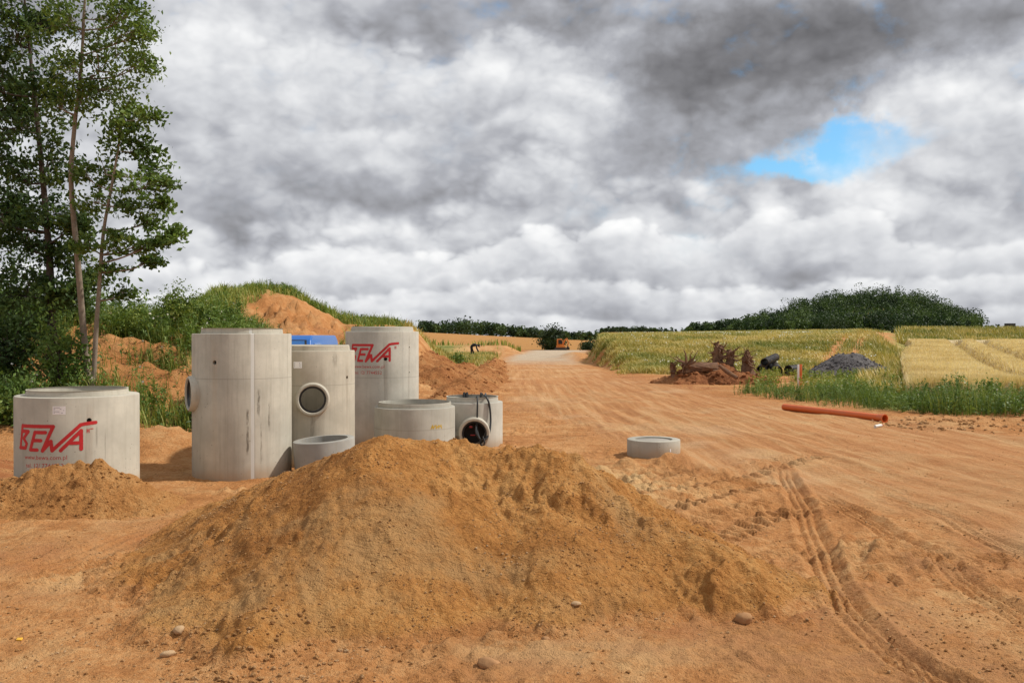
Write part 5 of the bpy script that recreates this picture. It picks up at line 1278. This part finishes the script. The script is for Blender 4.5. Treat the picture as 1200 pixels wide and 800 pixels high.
def billow(vec):
    a_ = None
    for sc, wt in ((6.5, .46), (13.3, .27), (27.0, .16), (55.0, .10)):
        g_ = t.m('MULTIPLY', absn(vec, sc), wt); a_ = g_ if a_ is None else t.m('ADD', a_, g_)
    return a_
B1 = billow(sq); B2 = billow(t.vm('ADD', sq, (0.016, -0.004, 0.026)))
N1 = t.noise(sq, 4.0, 8, .5, .1); N3 = t.noise(sq, 13, 8, .58, .2)
relief = t.m('MULTIPLY', t.m('SUBTRACT', B1, B2), .75)
lum = t.m('ADD', t.m('ADD', .57, shade), t.m('ADD', t.m('MULTIPLY', t.m('SUBTRACT', N1, .5), 1.05), t.m('ADD', t.m('MULTIPLY', relief, .8), t.m('MULTIPLY', t.m('SUBTRACT', B1, .2), .22))))
hole = blobs([(985, 148, 64, 36, 1.15), (1015, 150, 42, 24, .7), (912, 186, 46, 15, 1.15), (970, 115, 26, 14, .5), (655, 262, 18, 7, .45), (655, 222, 10, 7, .4), (1080, 165, 40, 14, .5), (10, 255, 30, 22, .7)])
hole = t.mr(t.m('ADD', hole, t.m('ADD', t.m('MULTIPLY', t.m('SUBTRACT', N3, .5), 2.4), t.m('MULTIPLY', t.m('SUBTRACT', B1, .2), -1.5))), .22, 1.15)
# banks of cumulus: each has a billowing bright upper edge and greys towards its base
azn = t.m('ADD', t.m('MULTIPLY', az, 1 / 1.4), .5)
def bank(lum, hole, pts, thick, top, bot, amp, alpha, soft=.007, lat=None):
    fc = t.new('ShaderNodeFloatCurve'); t.put(fc.inputs['Value'], azn); cm = fc.mapping; cv_ = cm.curves[0]
    cs = [(math.atan((px - 600) / F) / 1.4 + .5, 2 * math.atan((HZ - py) / F * math.cos(math.atan((px - 600) / F)))) for px, py in pts]
    cv_.points[0].location = cs[0]; cv_.points[1].location = cs[-1]
    for c_ in cs[1:-1]: cv_.points.new(*c_)
    cm.update()
    h = t.m('ADD', t.m('MULTIPLY', fc.outputs[0], .5), t.m('MULTIPLY', t.m('SUBTRACT', B1, .22), amp))
    v = t.m('SUBTRACT', h, el)
    a_ = t.m('MULTIPLY', t.mr(t.m('ADD', v, t.m('MULTIPLY', t.m('SUBTRACT', N3, .5), .012)), 0, soft), alpha)
    if lat: a_ = t.m('MULTIPLY', a_, t.mr(t.m('ADD', azw, t.m('MULTIPLY', t.m('SUBTRACT', N1, .5), .25)), math.atan((lat[0] - 600) / F), math.atan((lat[1] - 600) / F)))
    g_ = t.mr(t.m('ADD', v, t.m('MULTIPLY', t.m('SUBTRACT', N1, .5), thick * 1.5)), 0, thick)
    l_ = t.m('ADD', t.m('ADD', t.m('MULTIPLY', g_, bot - top), top), t.m('ADD', t.m('MULTIPLY', relief, 1.0), t.m('ADD', t.m('MULTIPLY', t.m('SUBTRACT', N1, .5), .45), t.m('MULTIPLY', t.m('SUBTRACT', B1, .2), .35))))
    mx = t.new('ShaderNodeMix', data_type='FLOAT'); t.put(mx.inputs[0], a_); t.put(mx.inputs[2], lum); t.put(mx.inputs[3], l_)
    return mx.outputs[0], t.m('MULTIPLY', hole, t.m('SUBTRACT', 1.0, a_))
lum, hole = bank(lum, hole, [(60, 20), (230, 0), (330, 30), (430, 10), (520, 40), (600, 10), (700, 30), (1200, 20)], .15, .82, .54, .12, .62, .03, (760, 560))
lum, hole = bank(lum, hole, [(60, 140), (230, 140), (330, 110), (420, 140), (520, 90), (600, 70), (700, 110), (1200, 110)], .11, .76, .42, .10, .6, .03, (760, 600))
lum, hole = bank(lum, hole, [(60, 70), (900, 80), (1000, 92), (1060, 80), (1120, 68), (1200, 70)], .12, .84, .55, .10, .6, .05, (1010, 1110))
lum, hole = bank(lum, hole, [(150, 230), (330, 250), (470, 240), (560, 195), (620, 150), (680, 165), (740, 188), (830, 200), (920, 196), (990, 186), (1080, 184), (1200, 215)], .13, .84, .55, .11, .56, .045)
lum, hole = bank(lum, hole, [(100, 300), (250, 298), (400, 285), (520, 292), (640, 262), (720, 255), (820, 262), (900, 240), (980, 238), (1100, 270), (1200, 262)], .075, .88, .50, .08, .74, .012)
lum, hole = bank(lum, hole, [(100, 345), (250, 335), (420, 345), (560, 330), (680, 318), (800, 335), (930, 325), (1060, 318), (1200, 310)], .05, .83, .49, .05, .78, .009)
lum, hole = bank(lum, hole, [(100, 372), (400, 368), (600, 362), (800, 372), (1000, 362), (1200, 352)], .03, .78, .56, .02, .7, .008)
cc = t.ramp(lum, [(0.0, (.105, .104, .110)), (.22, (.19, .19, .202)), (.46, (.335, .343, .372)), (.66, (.52, .53, .552)), (.85, (.70, .705, .712)), (1.0, (.80, .80, .795))])
skyc = t.mix(1.0, sky.outputs[0], (.66, 1.10, 1.28), 'MULTIPLY')
cl10 = t.vm('SCALE', cc, 10.0)
full = t.mix(hole, cl10, skyc)
t.l.new(full, bg.inputs[0])
w.cycles.sampling_method = 'MANUAL'; w.cycles.sample_map_resolution = 512

scene.view_settings.view_transform = 'Standard'; scene.view_settings.look = 'None'; scene.view_settings.exposure = 0.36; scene.view_settings.gamma = 1.0
scene.cycles.max_bounces = 6; scene.cycles.transparent_max_bounces = 8
